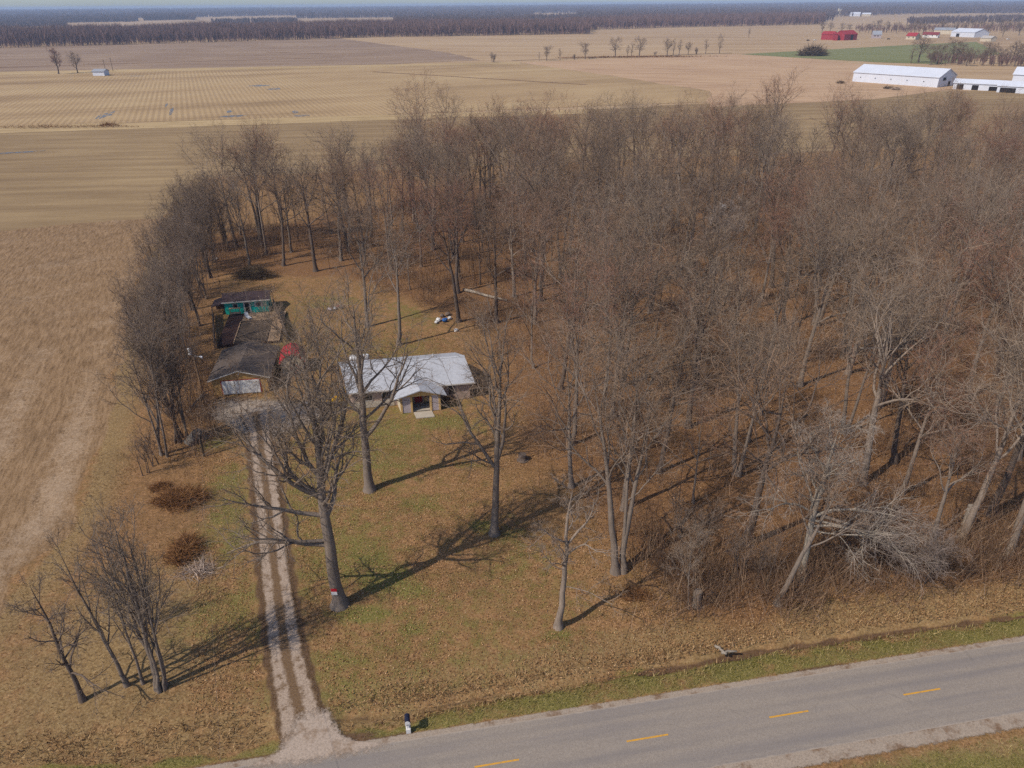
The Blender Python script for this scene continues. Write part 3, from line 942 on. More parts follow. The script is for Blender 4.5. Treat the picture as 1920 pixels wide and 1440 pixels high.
# recognisable trunks of the wood: (bearing of the foot, kind, scale, turn, lean right, label)
W = wood_kinds
known = [
    (860, 603, W[1], 1.0, 0.3, 'dark straight tree at the back of the yard beside the heap of rubbish'),
    (748, 646, W[0], .95, 1.2, 'tree right behind the house throwing a long shadow over brown leaves'),
    (690, 612, W[5], .92, 2.2, 'tree behind the white tank on the back lawn'),
    (592, 508, W[4], 1.0, .6, 'big tree with a broken pale limb at the back edge of the yard'),
    (532, 498, W[7], .85, 1.9, 'dark tree behind the teal shed, right of the thicket'),
    (468, 500, W[0], .82, 2.9, 'tree behind the roof of the teal shed at the hedge corner'),
    (640, 488, W[5], .95, .2, 'tall tree behind the yard between two dark trunks'),
    (985, 500, W[3], .85, 1.0, 'pale trunk standing alone in the wood behind the fallen log'),
    (1052, 520, W[2], .95, .5, 'forked grey tree in the middle of the wood'),
    (1290, 800, W[4], .95, .1, 'dark trunk curving right on the near side of the wood'),
    (1130, 762, W[8], .85, 2.4, 'pale trunk just behind the tree with several trunks'),
    (1073, 832, W[0], .95, 2.0, 'tall slim trunk right of the house at the yard edge'),
    (1148, 782, W[5], .98, .9, 'tall trunk with a long limb falling to its left, right of the house'),
    (1236, 885, W[7], .8, 1.7, 'thin broken trunk at the wood edge behind the tree with several trunks'),
    (1615, 905, W[3], 1.1, .4, 'massive pale trunk behind the drooping silvery tree'),
    (1690, 925, W[8], .85, 1.3, 'pale trunk forking low, far right of the drooping tree'),
    (1748, 1010, W[3], .62, 2.0, 'short pale tree with a snapped bent limb on the right'),
    (1803, 1012, W[8], 1.12, 2.8, 'tall pale tree with a bare stub at its foot near the right edge'),
    (1858, 965, W[4], 1.0, .9, 'dark leaning trunk near the right edge of the wood'),
    (1888, 1045, W[3], 1.0, 1.9, 'pale trunk cut by the right edge of the picture near the road'),
    (1432, 705, W[0], .85, .3, 'grey forked tree in the right half of the wood'),
    (1590, 700, W[8], 1.1, 1.8, 'tall pale trunk rising high in the right half of the wood'),
    (1650, 760, W[2], 1.0, .8, 'forked tree with a bleached broken limb reaching left'),
    (1292, 1140, slim_kinds[0], .6, .4, 'slim tree beside the short stump at the wood edge'),
    (1765, 640, W[8], 1.1, 2.5, 'thick pale trunk deep in the wood at far right'),
]
for px, py, kd, sc, rz, lab in known:
    p = G(px, py)
    placed.append(p)
    plant('woodland_tree', kd, p, lab, group='trunks one can pick out in the wood', rz=rz, sc=sc)
plant('woodland_tree', grey_kind, G(1335, 590), 'tree with a rounded pale grey crown in the middle of the wood', group='trunks one can pick out in the wood', sc=.98)
plant('woodland_tree', round_kind, G(1448, 440), 'tree with a rounded russet crown near the back of the wood', group='trunks one can pick out in the wood', sc=.95)
plant('woodland_tree', red_kind, G(790, 500), 'reddish twigged tree at the back left of the yard', group='trunks one can pick out in the wood', sc=.78)
plant('woodland_tree', red_kind, G(1845, 420), 'reddish twigged tree at the back right of the wood', group='trunks one can pick out in the wood', sc=.85, rz=2)
for px, py, sc, lab in [(800, 352, 1.22, 'tallest broad crown standing above the back of the wood, left of centre'), (845, 362, 1.12, 'broad crown just right of the tallest one at the back of the wood'),
                        (1435, 338, 1.22, 'tall crown rising over the back edge in front of the white barn'), (1190, 345, 1.08, 'tall narrow crown over the back edge of the wood at centre'),
                        (650, 405, 1.0, 'tall crown at the back left of the wood above the teal shed'), (530, 430, .95, 'crown at the back left corner of the wood'), (960, 352, 1.0, 'crown at the middle of the back edge of the wood')]:
    p = G(px, py)
    placed.append(p)
    plant('woodland_tree', W[int(px) % 9], p, lab, group='crowns along the back edge of the wood', rz=px * .37, sc=sc)
for p in [G(1335, 590), G(1448, 440), G(790, 500), G(1845, 420)]:
    placed.append(p)

# --- the rest of the wood, by row
marks = [(G(860, 603), 'the dark straight tree by the rubbish heap'), (G(748, 646), 'the tree right behind the house'), (G(592, 508), 'the tree with a broken pale limb'),
         (G(468, 500), 'the tree behind the teal shed'), (G(985, 500), 'the pale trunk behind the fallen log'), (G(1052, 520), 'the forked grey tree mid wood'),
         (G(1290, 800), 'the dark trunk curving right'), (G(1160, 1072), 'the tree with several trunks'), (G(1615, 905), 'the massive pale trunk'), (G(1502, 1085), 'the drooping silvery tree'),
         (G(1803, 1012), 'the tall pale tree at the right edge'), (G(1432, 705), 'the grey forked tree in the right half'), (G(1590, 700), 'the tall pale trunk in the right half'),
         (G(1335, 590), 'the rounded grey crown'), (G(1448, 440), 'the rounded russet crown'), (G(1845, 420), 'the reddish tree at back right'), (G(1435, 338), 'the tall crown before the white barn'),
         (G(800, 352), 'the tallest broad crown'), (G(1190, 345), 'the tall narrow back crown'), (G(650, 405), 'the tall crown above the teal shed'), (G(1765, 640), 'the thick pale trunk far right'), (G(790, 500), 'the reddish tree behind the yard')]
wood_list = []


def wood_labels():
    """name each tree by the landmark it stands nearest to, the side of it, and its turn going outwards"""
    rel = {}
    for k, (p, young, ob) in enumerate(wood_list):
        ds = [np.hypot(*(p - q)) for q, _ in marks]
        j = int(np.argmin(ds))
        dx, dy = p - marks[j][0]
        side = ('right of' if dx > 0 else 'left of') if abs(dx) > abs(dy) else ('behind' if dy > 0 else 'in front of')
        rel.setdefault((young, side, j), []).append((ds[j], ob))
    for (young, side, j), lst in rel.items():
        lst.sort(key=lambda a: a[0])
        for r_, (_, ob) in enumerate(lst):
            kind = 'slender young tree' if young else 'bare brown tree'
            ob['label'] = ('nearest ' if r_ == 0 else ORD[r_] + ' nearest ') + '%s %s %s' % (kind, side, marks[j][1])
            ob['group'] = 'slender young trees of the wood' if young else 'grown trees of the wood'


lo, hi = WOOD.min(0), WOOD.max(0)
count = 0
tries = 0
hidden = sdist(np.array([[0, 0]]), WOOD)
view_w = lambda y: (y * 0.887 + 22) * (1010 / 1370.0)
extra = []
while count < 258 and tries < 30000:
    tries += 1
    p = np.array([rng.uniform(max(lo[0], -80), 150), rng.uniform(45, 226)])
    if not inside(p[None], WOOD)[0] or abs(p[0]) > view_w(p[1]) + 8 or sdist(p[None], WOOD)[0] < 1.0:
        continue
    dmin = 5.0 if p[1] < 110 else (5.2 if p[1] < 165 else 4.3)
    if min(np.hypot(*(p - q)) for q in placed) < dmin:
        continue
    placed.append(p)
    young = rng.random() < .34
    kd = slim_kinds[rng.integers(4)] if young else W[rng.integers(9)]
    sc = rng.uniform(.75, 1.1) if young else rng.uniform(.78, 1.08) * (1.06 if p[1] > 165 else 1.0)
    ob = plant('woodland_tree' if not young else 'young_tree', kd, p, '', rz=rng.uniform(0, 6.28), sc=(sc * rng.uniform(.9, 1.1), sc * rng.uniform(.9, 1.1), sc))
    wood_list.append((p, young, ob))
    count += 1
wood_labels()

# --- the boundary row along the field on the left
row_px = [(292, 690), (300, 640), (312, 570), (322, 520), (335, 478), (312, 852), (335, 828), (345, 822), (318, 775), (300, 725), (330, 705), (345, 672), (328, 655), (352, 632), (375, 610), (338, 600), (362, 580), (382, 560), (348, 552), (372, 535), (395, 520), (356, 512), (384, 500), (365, 480), (402, 492), (378, 462), (350, 470), (400, 470), (420, 455), (395, 440), (430, 470), (450, 440), (372, 440)]
row_rank = {i: r for r, i in enumerate(sorted(range(len(row_px)), key=lambda i: -row_px[i][1]))}
for i, (px, py) in enumerate(row_px):
    p = G(px, py)
    placed.append(p)
    lab = '%s tree from the near end of the dense row between field and yard' % ORD[row_rank[i]]
    near = py > 690
    kd = hedge_kinds[i % 4]
    sc = rng.uniform(.85, 1.0) * (1.12 if near else .95)
    plant('boundary_tree', kd, p, lab, group='boundary row between field and yard', rz=rng.uniform(0, 6.28), sc=(sc * .86, sc * .86, sc))

# --- trees standing in the far fields
far_px = [(110, 138, 20, 'round', 'reddish round tree beside the small white shed far left'), (146, 136, 16, 'w', 'smaller bare tree just right of the reddish round tree far left'),
          (926, 116, 10, 'h', 'lone leafless bush clump in the field left of the hedgerow'), (1025, 113, 13, 'w', 'first tree at the left end of the distant hedgerow'), (1011, 113, 8, 's', 'low tree at the very left end of the distant hedgerow'),
          (1050, 112, 12, 's', 'slim cluster second from the left in the distant hedgerow'), (1097, 110, 15, 'w', 'broad tree third from the left in the distant hedgerow'), (1077, 111, 6, 'h', 'low scrub between hedgerow trees at left'),
          (1153, 107, 18, 'w', 'largest round tree of the distant hedgerow'), (1176, 107, 13, 's', 'slim tree right of the largest hedgerow tree'), (1184, 106, 14, 's', 'slim tree left of the vase shaped hedgerow tree'), (1199, 106, 18, 'w', 'vase shaped tree right of the largest hedgerow tree'),
          (1228, 104, 5, 'h', 'tiny bush in the gap of the distant hedgerow'), (1251, 104, 16, 'w', 'round tree after the gap of the distant hedgerow'), (1262, 103, 16, 's', 'slim tree just right of the hedgerow gap'), (1273, 103, 17, 's', 'taller slim tree right of the hedgerow gap'),
          (1290, 102, 12, 'w', 'lower spreading tree near the right end of the hedgerow'), (1323, 100, 16, 's', 'upright tree near the right end of the hedgerow'), (1349, 100, 20, 's', 'last thin tree at the right end of the hedgerow'), (1404, 70, 15, 's', 'lone thin tree in the field beyond the hedgerow'),
          (1306, 101, 8, 'h', 'scrub at the right end of the hedgerow')]
far_w = [tree_mesh('far_broad_%d' % k, 23, .5, n1=12, t1=(.25, .97), a1=(25, 62), l1=.36, shape1=.5, n2=7, n3=5, n4=4, tw=.04, trop1=.05, bk=BK_DARK, tm=TW_DUN) for k in range(3)]
far_s = [tree_mesh('far_slim_%d' % k, 17, .3, n1=9, t1=(.2, .97), a1=(18, 42), l1=.26, n2=5, n3=4, n4=2, tw=.045, bk=BK_DARK, tm=TW_DUN) for k in range(2)]
far_h = [tree_mesh('far_bush', 19, .3, stems=[(rng.uniform(-2, 2), rng.uniform(-2, 2), rng.normal() * 2.5, rng.normal() * 2.5, rng.uniform(.7, 1), 1) for _ in range(5)], n1=7, t1=(.15, .97), a1=(20, 50), l1=.3, n2=5, n3=3, n4=2, tw=.05, bk=BK_DARK, tm=TW_DUN)]
far_r = tree_mesh('far_round', 20, .5, n1=14, t1=(.22, .95), a1=(25, 65), l1=.32, n2=6, n3=5, n4=3, tw=.05, trop1=.1, bk=BK_DARK, tm=TW_RED)
fk = {'w': far_w, 's': far_s, 'h': far_h}
base_h = {'w': 23, 's': 17, 'h': 19, 'round': 20}
for i, (px, py, h, k, lab) in enumerate(far_px):
    kd = far_r if k == 'round' else fk[k][i % len(fk[k])]
    s = h / base_h[k]
    wd = s * (1.35 if k in 'wh' else 1.1)
    plant('field_tree', kd, G(px, py), lab, group='trees standing in the far fields', rz=i, sc=(wd, wd, s), z=-.3)
barn_trees = [(1708, 118, 17), (1722, 117, 22), (1745, 121, 15), (1757, 119, 16), (1772, 122, 15), (1784, 118, 19), (1797, 120, 14), (1812, 123, 14), (1826, 119, 17), (1842, 122, 13), (1858, 119, 15), (1873, 123, 14), (1888, 120, 16), (1902, 124, 15), (1916, 120, 16), (1930, 123, 15), (1765, 112, 14), (1800, 111, 14), (1850, 110, 15), (1900, 109, 15)]
barn_rank = {i: r for r, i in enumerate(sorted(range(len(barn_trees)), key=lambda i: barn_trees[i][0]))}
for i, (px, py, h) in enumerate(barn_trees):
    s = h / 23
    plant('field_tree', far_w[i % 3] if i % 4 else far_s[i % 2], G(px, py), '%s tree from the left in the row behind the long white barn' % ORD[barn_rank[i]], group='trees behind the white barn', rz=i * 1.1, sc=(s * 1.6, s * 1.6, s), z=-.3)
farm_trees = [(1541, 62, 17), (1556, 60, 16), (1578, 61, 15), (1592, 60, 13), (1612, 62, 12), (1628, 62, 15), (1643, 60, 20), (1662, 61, 18), (1680, 62, 17), (1700, 62, 14), (1714, 63, 20), (1730, 63, 16), (1765, 63, 20), (1790, 62, 17), (1806, 60, 15), (1822, 55, 18), (1838, 54, 17), (1856, 55, 18), (1874, 56, 17), (1890, 57, 18), (1906, 58, 19), (1850, 66, 14), (1880, 68, 16), (1910, 66, 18), (1725, 52, 13), (1770, 50, 13), (1815, 48, 13), (1880, 50, 14)]
farm_rank = {i: r for r, i in enumerate(sorted(range(len(farm_trees)), key=lambda i: farm_trees[i][0]))}
for i, (px, py, h) in enumerate(farm_trees):
    s = h / 23
    plant('field_tree', far_w[i % 3], G(px, py), '%s tree from the left in the distant grove round the red barns' % ORD[farm_rank[i]], group='grove round the distant farm', rz=i * 1.7, sc=(s * 1.4, s * 1.4, s), z=-.6)
#@@PART3

# ------------------------------------------------------------------ ground cover that nobody could count
def island_mat(name, stops, rough=.95):
    M = Mat(name, rough, 0.05)
    M.col(M.ramp(M.island(), stops))
    return M.m


def spikes(base, d, ln, wd):
    """thin three-sided spikes; base (N,3), dir (N,3)"""
    N = len(base)
    U = unit(np.cross(d, rng.normal(size=(N, 3))))
    V = np.cross(d, U)
    a = 2 * np.pi / 3
    rings = [base + (U * math.cos(k * a) + V * math.sin(k * a)) * wd[:, None] for k in range(3)]
    v = np.stack(rings + [base + d * ln[:, None]], 1).reshape(-1, 3)
    o = np.arange(N)[:, None] * 4
    t = np.concatenate([o + [0, 1, 3], o + [1, 2, 3], o + [2, 0, 3]])
    return v, t


def flakes(P, size, tilt=.6):
    """small four-cornered leaves lying about"""
    N = len(P)
    nrm = unit(np.stack([rng.normal(0, tilt, N), rng.normal(0, tilt, N), np.ones(N)], 1))
    U = unit(np.cross(nrm, rng.normal(size=(N, 3))))
    V = np.cross(nrm, U)
    s = size[:, None]
    v = np.stack([P + U * s, P + V * s * .6, P - U * s, P - V * s * .6], 1).reshape(-1, 3)
    q = np.arange(N)[:, None] * 4 + np.arange(4)
    return v, q


def scatter(n, x, y):
    return np.stack([rng.uniform(*x, n), rng.uniform(*y, n)], 1)


M_LEAF = island_mat('fallen_leaves', [(0, sr(82, 56, 36)), (.3, sr(126, 90, 58)), (.6, sr(154, 114, 76)), (.9, sr(174, 136, 96)), (1, sr(196, 164, 128))])
P = scatter(330000, (-42, 60), (38, 112))
sw = sdist(P, WOOD)
yd = sdist(P, YARD)
vv = (P - ROAD_O) @ ROAD_N
keep = ((yd > -3) | (sw > -4)) & (vv > 5.6) & (seg_dist(P, DRIVE) > 2.2) & (sdist(P, APRON) < 0)
keep &= rng.random(len(P)) < np.clip(.2 + 1.1 * vnoise(P, 4, 77), 0, 1) * np.where(sw > 0, .55, 1.0)
lc = (P - HOUSE_O) @ np.array([[math.cos(HOUSE_A), -math.sin(HOUSE_A)], [math.sin(HOUSE_A), math.cos(HOUSE_A)]])
keep &= ~((lc[:, 0] > -2.5) & (lc[:, 0] < 17) & (lc[:, 1] > -3.5) & (lc[:, 1] < 9.5))
P = P[keep][:115000]
v, q = flakes(np.concatenate([P, rng.uniform(.0, .04, (len(P), 1))], 1), rng.uniform(.045, .085, len(P)), .5)
struct(link('leaf_litter', mesh_np('leaf_litter', v, quads=q, mat=M_LEAF)), 'stuff')

M_GRASS = island_mat('grass_blades', [(0, sr(74, 72, 32)), (.3, sr(108, 102, 52)), (.6, sr(144, 130, 78)), (1, sr(182, 160, 112))])
Pg = scatter(130000, (-60, 75), (26, 60))
vv = (Pg - ROAD_O) @ ROAD_N
ss = (Pg - ROAD_O) @ ROAD_E
eg = 5.6 + np.interp(ss, [-60, -35, -22, -8, 6, 14, 60], [0.6, 0.2, -1.2, -0.6, 0.1, 0.45, 0.3])
kp = (((vv > 3.6) & (vv < eg) & (np.abs(ss + 14) > 4.5)) | (vv < -4.7)) & (seg_dist(Pg, DITCH) > .55)
Pg = Pg[kp][:42000]
d = unit(np.stack([rng.normal(0, .5, len(Pg)), rng.normal(0, .5, len(Pg)), np.ones(len(Pg))], 1))
v, t = spikes(np.concatenate([Pg, np.full((len(Pg), 1), -.15)], 1), d, rng.uniform(.25, .42, len(Pg)), rng.uniform(.015, .035, len(Pg)))
struct(link('roadside_grass', mesh_np('roadside_grass', v, tris=t, mat=M_GRASS)), 'stuff')

M_WEEDS = island_mat('dry_weeds', [(0, sr(84, 58, 40)), (.4, sr(134, 104, 70)), (.75, sr(170, 138, 98)), (1, sr(196, 166, 124))])
Pw = scatter(160000, (-65, 75), (34, 75))
vv = (Pw - ROAD_O) @ ROAD_N
ss = (Pw - ROAD_O) @ ROAD_E
eg = 5.6 + np.interp(ss, [-60, -35, -22, -8, 6, 14, 60], [0.6, 0.2, -1.2, -0.6, 0.1, 0.45, 0.3])
kp = (vv > eg - .3) & (vv < eg + 3.2) & (seg_dist(Pw, DITCH) > .5) & (seg_dist(Pw, DRIVE) > 2.6)
lf = (sdist(Pw, FIELD) < 0) & (Pw[:, 0] < -20) & (seg_dist(Pw, DRIVE) > 4) & (vv > 7) & (rng.random(len(Pw)) < .45)
Pw = Pw[(kp | lf) & (rng.random(len(Pw)) < .25 + vnoise(Pw, 3, 5))][:30000]
d = unit(np.stack([rng.normal(0, .6, len(Pw)), rng.normal(0, .6, len(Pw)), np.ones(len(Pw))], 1))
v, t = spikes(np.concatenate([Pw, np.full((len(Pw), 1), -.2)], 1), d, rng.uniform(.3, .65, len(Pw)), rng.uniform(.015, .04, len(Pw)))
struct(link('dry_weeds', mesh_np('dry_weeds', v, tris=t, mat=M_WEEDS)), 'stuff')

M_RES = island_mat('crop_residue', [(0, sr(98, 76, 54)), (.4, sr(136, 110, 80)), (.7, sr(166, 138, 106)), (1, sr(190, 164, 132))])
Pf = scatter(90000, (-110, -30), (42, 170))
Pf = Pf[(sdist(Pf, FIELD) > .3) & (-Pf[:, 0] < view_w(Pf[:, 1]) + 2) & (rng.random(len(Pf)) < .15 + 1.2 * vnoise(Pf, 3.5, 91) ** 1.5)][:30000]
v, q = flakes(np.concatenate([Pf, rng.uniform(-.2, -.12, (len(Pf), 1))], 1), rng.uniform(.05, .12, len(Pf)), .2)
struct(link('crop_residue', mesh_np('crop_residue', v, quads=q, mat=M_RES)), 'stuff')

# undergrowth: brush and thin saplings through the wood
M_BRUSH = island_mat('undergrowth_twigs', [(0, sr(90, 66, 50)), (.4, sr(114, 88, 68)), (.75, sr(132, 106, 84)), (1, sr(156, 132, 108))])
cl = []
while len(cl) < 900:
    p = np.array([rng.uniform(-75, 140), rng.uniform(46, 220)])
    if abs(p[0]) > view_w(p[1]) + 4:
        continue
    s = sdist(p[None], WOOD)[0]
    if s > -1.5 and rng.random() < (1.0 if vnoise(p[None], 12, 55)[0] > .4 else .25):
        cl.append(p)
for _ in range(70):
    a = G(rng.uniform(300, 400), rng.uniform(440, 860))
    if not inside(a[None], FIELD)[0]:
        cl.append(a)
for _ in range(120):                      # the tangled front edge of the wood above the road
    k = rng.uniform(0, 1)
    a = G(1190 + 790 * k, 1095 - 25 * k) + rng.normal(0, 1, 2) * [1.5, 3.0]
    if (a - ROAD_O) @ ROAD_N > 9.5:
        cl.append(a)
cl = np.array(cl)
nb = 70
B = np.repeat(cl, nb, 0) + rng.normal(0, 1.3, (len(cl) * nb, 2))
d = unit(np.stack([rng.normal(0, .5, len(B)), rng.normal(0, .5, len(B)), np.ones(len(B))], 1))
hgt = np.repeat(rng.uniform(1.2, 4.2, len(cl)), nb) * rng.uniform(.4, 1.2, len(B))
zb = rng.uniform(0, .5, len(B)) * hgt * .8
v, t = spikes(np.concatenate([B, zb[:, None]], 1), d, hgt, rng.uniform(.012, .03, len(B)))
o = len(v)
S_ = np.concatenate([cl, cl])[:950]
S_ = S_ + rng.normal(0, 2.5, S_.shape)
nt = 34
hs_ = rng.uniform(5, 13, len(S_))
ln_ = rng.normal(0, .08, (len(S_), 2))
dS = unit(np.concatenate([ln_, np.ones((len(S_), 1))], 1))
v2, t2 = spikes(np.concatenate([S_, np.zeros((len(S_), 1))], 1), dS, hs_, rng.uniform(.035, .07, len(S_)))
k = rng.uniform(.3, .95, (len(S_), nt))
bp = (np.concatenate([S_, np.zeros((len(S_), 1))], 1)[:, None] + dS[:, None] * (k * hs_[:, None])[..., None]).reshape(-1, 3)
az = rng.uniform(0, 6.28, len(bp))
db = unit(np.stack([np.cos(az) * .7, np.sin(az) * .7, rng.uniform(.3, 1.3, len(bp))], 1))
v3, t3 = spikes(bp, db, rng.uniform(.8, 2.6, len(bp)), np.full(len(bp), .016))
V = np.concatenate([v, v2, v3])
T = np.concatenate([t, t2 + o, t3 + o + len(v2)])
struct(link('undergrowth', mesh_np('undergrowth', V, tris=T, mat=M_BRUSH)), 'stuff')


# brush heaps: things of their own
M_HEAP = {'brown': island_mat('brush_brown', [(0, sr(88, 60, 40)), (.5, sr(126, 88, 57)), (1, sr(162, 120, 78))]),
          'pale': island_mat('brush_pale', [(0, sr(140, 118, 102)), (1, sr(186, 166, 150))]),
          'dark': island_mat('brush_dark', [(0, sr(66, 52, 42)), (.6, sr(104, 86, 68)), (1, sr(140, 122, 96))])}


def heap(name, label, xy, rx, ry, h, n, mat, ln=(.8, 2.0), wd=.03, flat=.5, cat_='brush', group=None):
    u = rng.normal(0, .5, (n, 2))
    q = np.sqrt((u ** 2).sum(1))[:, None]
    u = np.where(q > .9, u / q * rng.uniform(.2, .9, (n, 1)), u)
    r = np.clip(1 - (u ** 2).sum(1), 0, 1)
    u = u * (.7 + .6 * vnoise(u * 2 + 9, .9, int(rx * 10)))[:, None]
    b = np.stack([u[:, 0] * rx, u[:, 1] * ry, r * h * rng.uniform(0, .8, n)], 1)
    d = unit(np.concatenate([rng.normal(0, 1, (n, 2)), np.abs(rng.normal(0, flat, (n, 1)))], 1))
    v, t = spikes(b, d, rng.uniform(*ln, n), rng.uniform(.5, 1.2, n) * wd)
    return tag(link(name, mesh_np(name, v, tris=t, mat=M_HEAP[mat]), None, (xy[0], xy[1], 0)), label, cat_, group)


heap('brush_heap', 'russet brown brush heap between field margin and lawn at left', G(335, 940), 3.2, 2.0, 1.3, 1600, 'brown')
heap('brush_heap', 'dark brown brush below the russet heap at left', G(345, 1035), 1.6, 2.6, 1.1, 900, 'brown')
heap('brush_heap', 'orange brown low bush above the russet heap at left', G(300, 915), 1.3, 1.0, .7, 500, 'brown', (.4, .9))
heap('cut_branches', 'pale cut branches lying beside the brush at left', G(372, 1070), 1.8, 1.4, .5, 160, 'pale', (1.2, 2.6), .035, .12)
heap('brush_heap', 'dark evergreen thicket behind the teal shed', G(480, 520), 4.5, 2.0, 2.8, 2600, 'dark', (.6, 1.6), .03, 1.0)
heap('brush_heap', 'big heap of cut brush and timber deep in the right part of the wood', G(1545, 500), 4.5, 3.0, 2.2, 700, 'dark', (1, 3), .07, .3)
heap('brush_heap', 'huge dark pile of uprooted timber beside the green wheat field', G(1524, 104), 14, 8, 9, 900, 'dark', (5, 11), .32, .5)
heap('brush_heap', 'small dead bush against the porch of the house', G(838, 752), 1.3, .8, 1.0, 500, 'brown', (.4, 1.0), .02, .8)
heap('brush_heap', 'dark bramble at the foot of the many trunked tree edge', G(1190, 1118), 1.6, .9, .9, 600, 'brown', (.4, 1.1), .02, .8)

# ------------------------------------------------------------------ far woods: masses of leafless trees on the plain
def wood_mass(name, poly, n, h, spk, mat, wd=.45, z=-.7):
    lo, hi = poly.min(0), poly.max(0)
    P = np.zeros((0, 2))
    while len(P) < n:
        c = scatter(n * 2, (lo[0], hi[0]), (lo[1], hi[1]))
        P = np.concatenate([P, c[inside(c, poly)]])
    P = P[:n]
    H_ = h * rng.uniform(.7, 1.12, n) * (.85 + .3 * vnoise(P, 60, 7))
    b0 = np.concatenate([P, np.full((n, 1), z)], 1)
    v1, t1 = spikes(b0, unit(np.concatenate([rng.normal(0, .04, (n, 2)), np.ones((n, 1))], 1)), H_ * .95, np.full(n, wd * .8))
    bb = np.repeat(b0, spk, 0)
    hh = np.repeat(H_, spk)
    k = rng.uniform(.12, .62, len(bb))
    bb[:, 2] += hh * k
    az = rng.uniform(0, 6.28, len(bb))
    sp = rng.uniform(.1, .6, len(bb))
    d = unit(np.stack([np.cos(az) * sp, np.sin(az) * sp, np.ones(len(bb))], 1))
    v2, t2 = spikes(bb, d, hh * (1 - k) * rng.uniform(.75, 1.05, len(bb)), np.full(len(bb), wd) * rng.uniform(.5, 1.2, len(bb)))
    return struct(link(name, mesh_np(name, np.concatenate([v1, v2]), tris=np.concatenate([t1, t2 + len(v1)]), mat=mat)), 'stuff')


M_FAR = island_mat('far_wood_twigs', [(0, sr(96, 78, 74)), (.5, sr(120, 96, 88)), (1, sr(146, 114, 102))])
M_FAR2 = island_mat('distant_wood_twigs', [(0, sr(86, 76, 76)), (1, sr(118, 100, 94))])


def deep(front, depth):
    f_ = GP(front)
    c = f_ / np.linalg.norm(f_, axis=1, keepdims=True)
    return np.concatenate([f_, (f_ + c * depth)[::-1]])


wood_mass('far_wood', deep([(-160, 95), (0, 90), (330, 81), (700, 70), (1106, 64)], 420), 8500, 23, 10, M_FAR, .55)
wood_mass('far_wood', deep([(1095, 57), (1250, 52), (1400, 49), (1545, 46)], 500), 3500, 23, 9, M_FAR, .6)
wood_mass('far_wood', deep([(1540, 33), (1700, 27), (2000, 22)], 1500), 3000, 24, 6, M_FAR2, 1.4)
wood_mass('far_wood', deep([(-60, 43), (100, 41), (260, 40)], 260), 1100, 20, 7, M_FAR2, .9)
wood_mass('far_wood', deep([(270, 39), (350, 37), (366, 38)], 300), 700, 22, 7, M_FAR2, .9)
wood_mass('far_wood', deep([(275, 36), (320, 35), (368, 35)], 500), 600, 24, 7, M_FAR2, 1.1)
wood_mass('far_wood', deep([(1700, 47), (1800, 44), (2000, 40)], 300), 700, 16, 6, M_FAR2, 1.0)
def sector(px0, px1, d0, d1):
    a0, a1 = [math.atan2(*G(px, 60)) for px in (px0, px1)]
    aa = np.linspace(a0, a1, 9)
    dirs = np.stack([np.sin(aa), np.cos(aa)], 1)
    return np.concatenate([dirs * d0, (dirs * d1)[::-1]])


for px0, px1, d0, d1, n, h in [(-90, 130, 2700, 3100, 1000, 17), (120, 260, 3300, 3700, 700, 19), (400, 560, 2500, 2700, 400, 18), (740, 1110, 1900, 2600, 2000, 22), (560, 1000, 3500, 3900, 1500, 22),
                            (1080, 1560, 2300, 4300, 4200, 24), (1540, 2010, 3700, 4600, 2600, 24), (-90, 420, 4300, 5000, 1900, 24), (400, 1120, 4500, 5200, 2600, 26), (1090, 2010, 4700, 5600, 3400, 26)]:
    wood_mass('far_wood', sector(px0, px1, d0, d1), n, h, 5, M_FAR2, 1.8)
wood_mass('thicket', GP([(1738, 110), (1960, 108), (1960, 126), (1742, 122)]), 240, 9, 12, M_FAR, .16)
wood_mass('thicket', GP([(1600, 56), (1960, 50), (1960, 60), (1620, 62)]), 420, 11, 9, M_FAR, .3)
for px0, px1 in ((-120, 520), (480, 1060), (1020, 1560), (1500, 2040)):
    wood_mass('far_wood', sector(px0, px1, 5800, 8200), 4500, 31, 4, M_FAR2, 4.0)
    wood_mass('far_wood', sector(px0, px1, 8600, 11500), 3500, 38, 3, M_FAR2, 6.0)
#@@PART4

# ------------------------------------------------------------------ buildings of the homestead
M_ROOFW = plain('pale_grey_shingles', sr(174, 174, 178), .85, .16, 2.2)
M_ROOFD = plain('dark_brown_shingles', sr(92, 80, 72), .9, .22, 2.0)
M_ROOFP = plain('weathered_purple_shingles', sr(66, 52, 54), .9, .25, 1.5)
M_CREAM = plain('cream_siding', sr(196, 182, 158), .8, .12, 2)
M_TANP = plain('tan_trim_paint', sr(196, 160, 104), .7, .12, 3)
M_TANS = plain('tan_siding', sr(186, 146, 90), .8, .14, 2)
M_LILAC = plain('grey_lilac_siding', sr(178, 164, 164), .8, .12, 2)
M_WHITE = plain('white_paint', sr(224, 220, 214), .6, .08, 2)
M_TRIM = plain('off_white_trim', sr(200, 192, 182), .7, .12, 3)
M_RED = plain('dark_red_paint', sr(164, 38, 38), .5, .15, 3)
M_TEAL = plain('teal_paint', sr(28, 184, 166), .65, .15, 2.5)
M_REDROOF = plain('red_metal_roof', sr(170, 44, 50), .5, .15, 1.5)
M_BARNRED = plain('barn_red', sr(156, 48, 54), .7, .15, .6)
M_GLASS = Mat('window_glass', .12, .5).col(sr(40, 42, 46)).m
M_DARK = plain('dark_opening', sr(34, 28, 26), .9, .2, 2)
M_CONC = plain('concrete', sr(176, 164, 148), .9, .12, 2)
M_WOODG = plain('grey_weathered_wood', sr(120, 104, 92), .9, .25, 4)
M_WOODB = plain('brown_deck_wood', sr(70, 48, 42), .9, .25, 4)
M_WOODT = plain('pale_deck_wood', sr(168, 138, 108), .9, .2, 4)
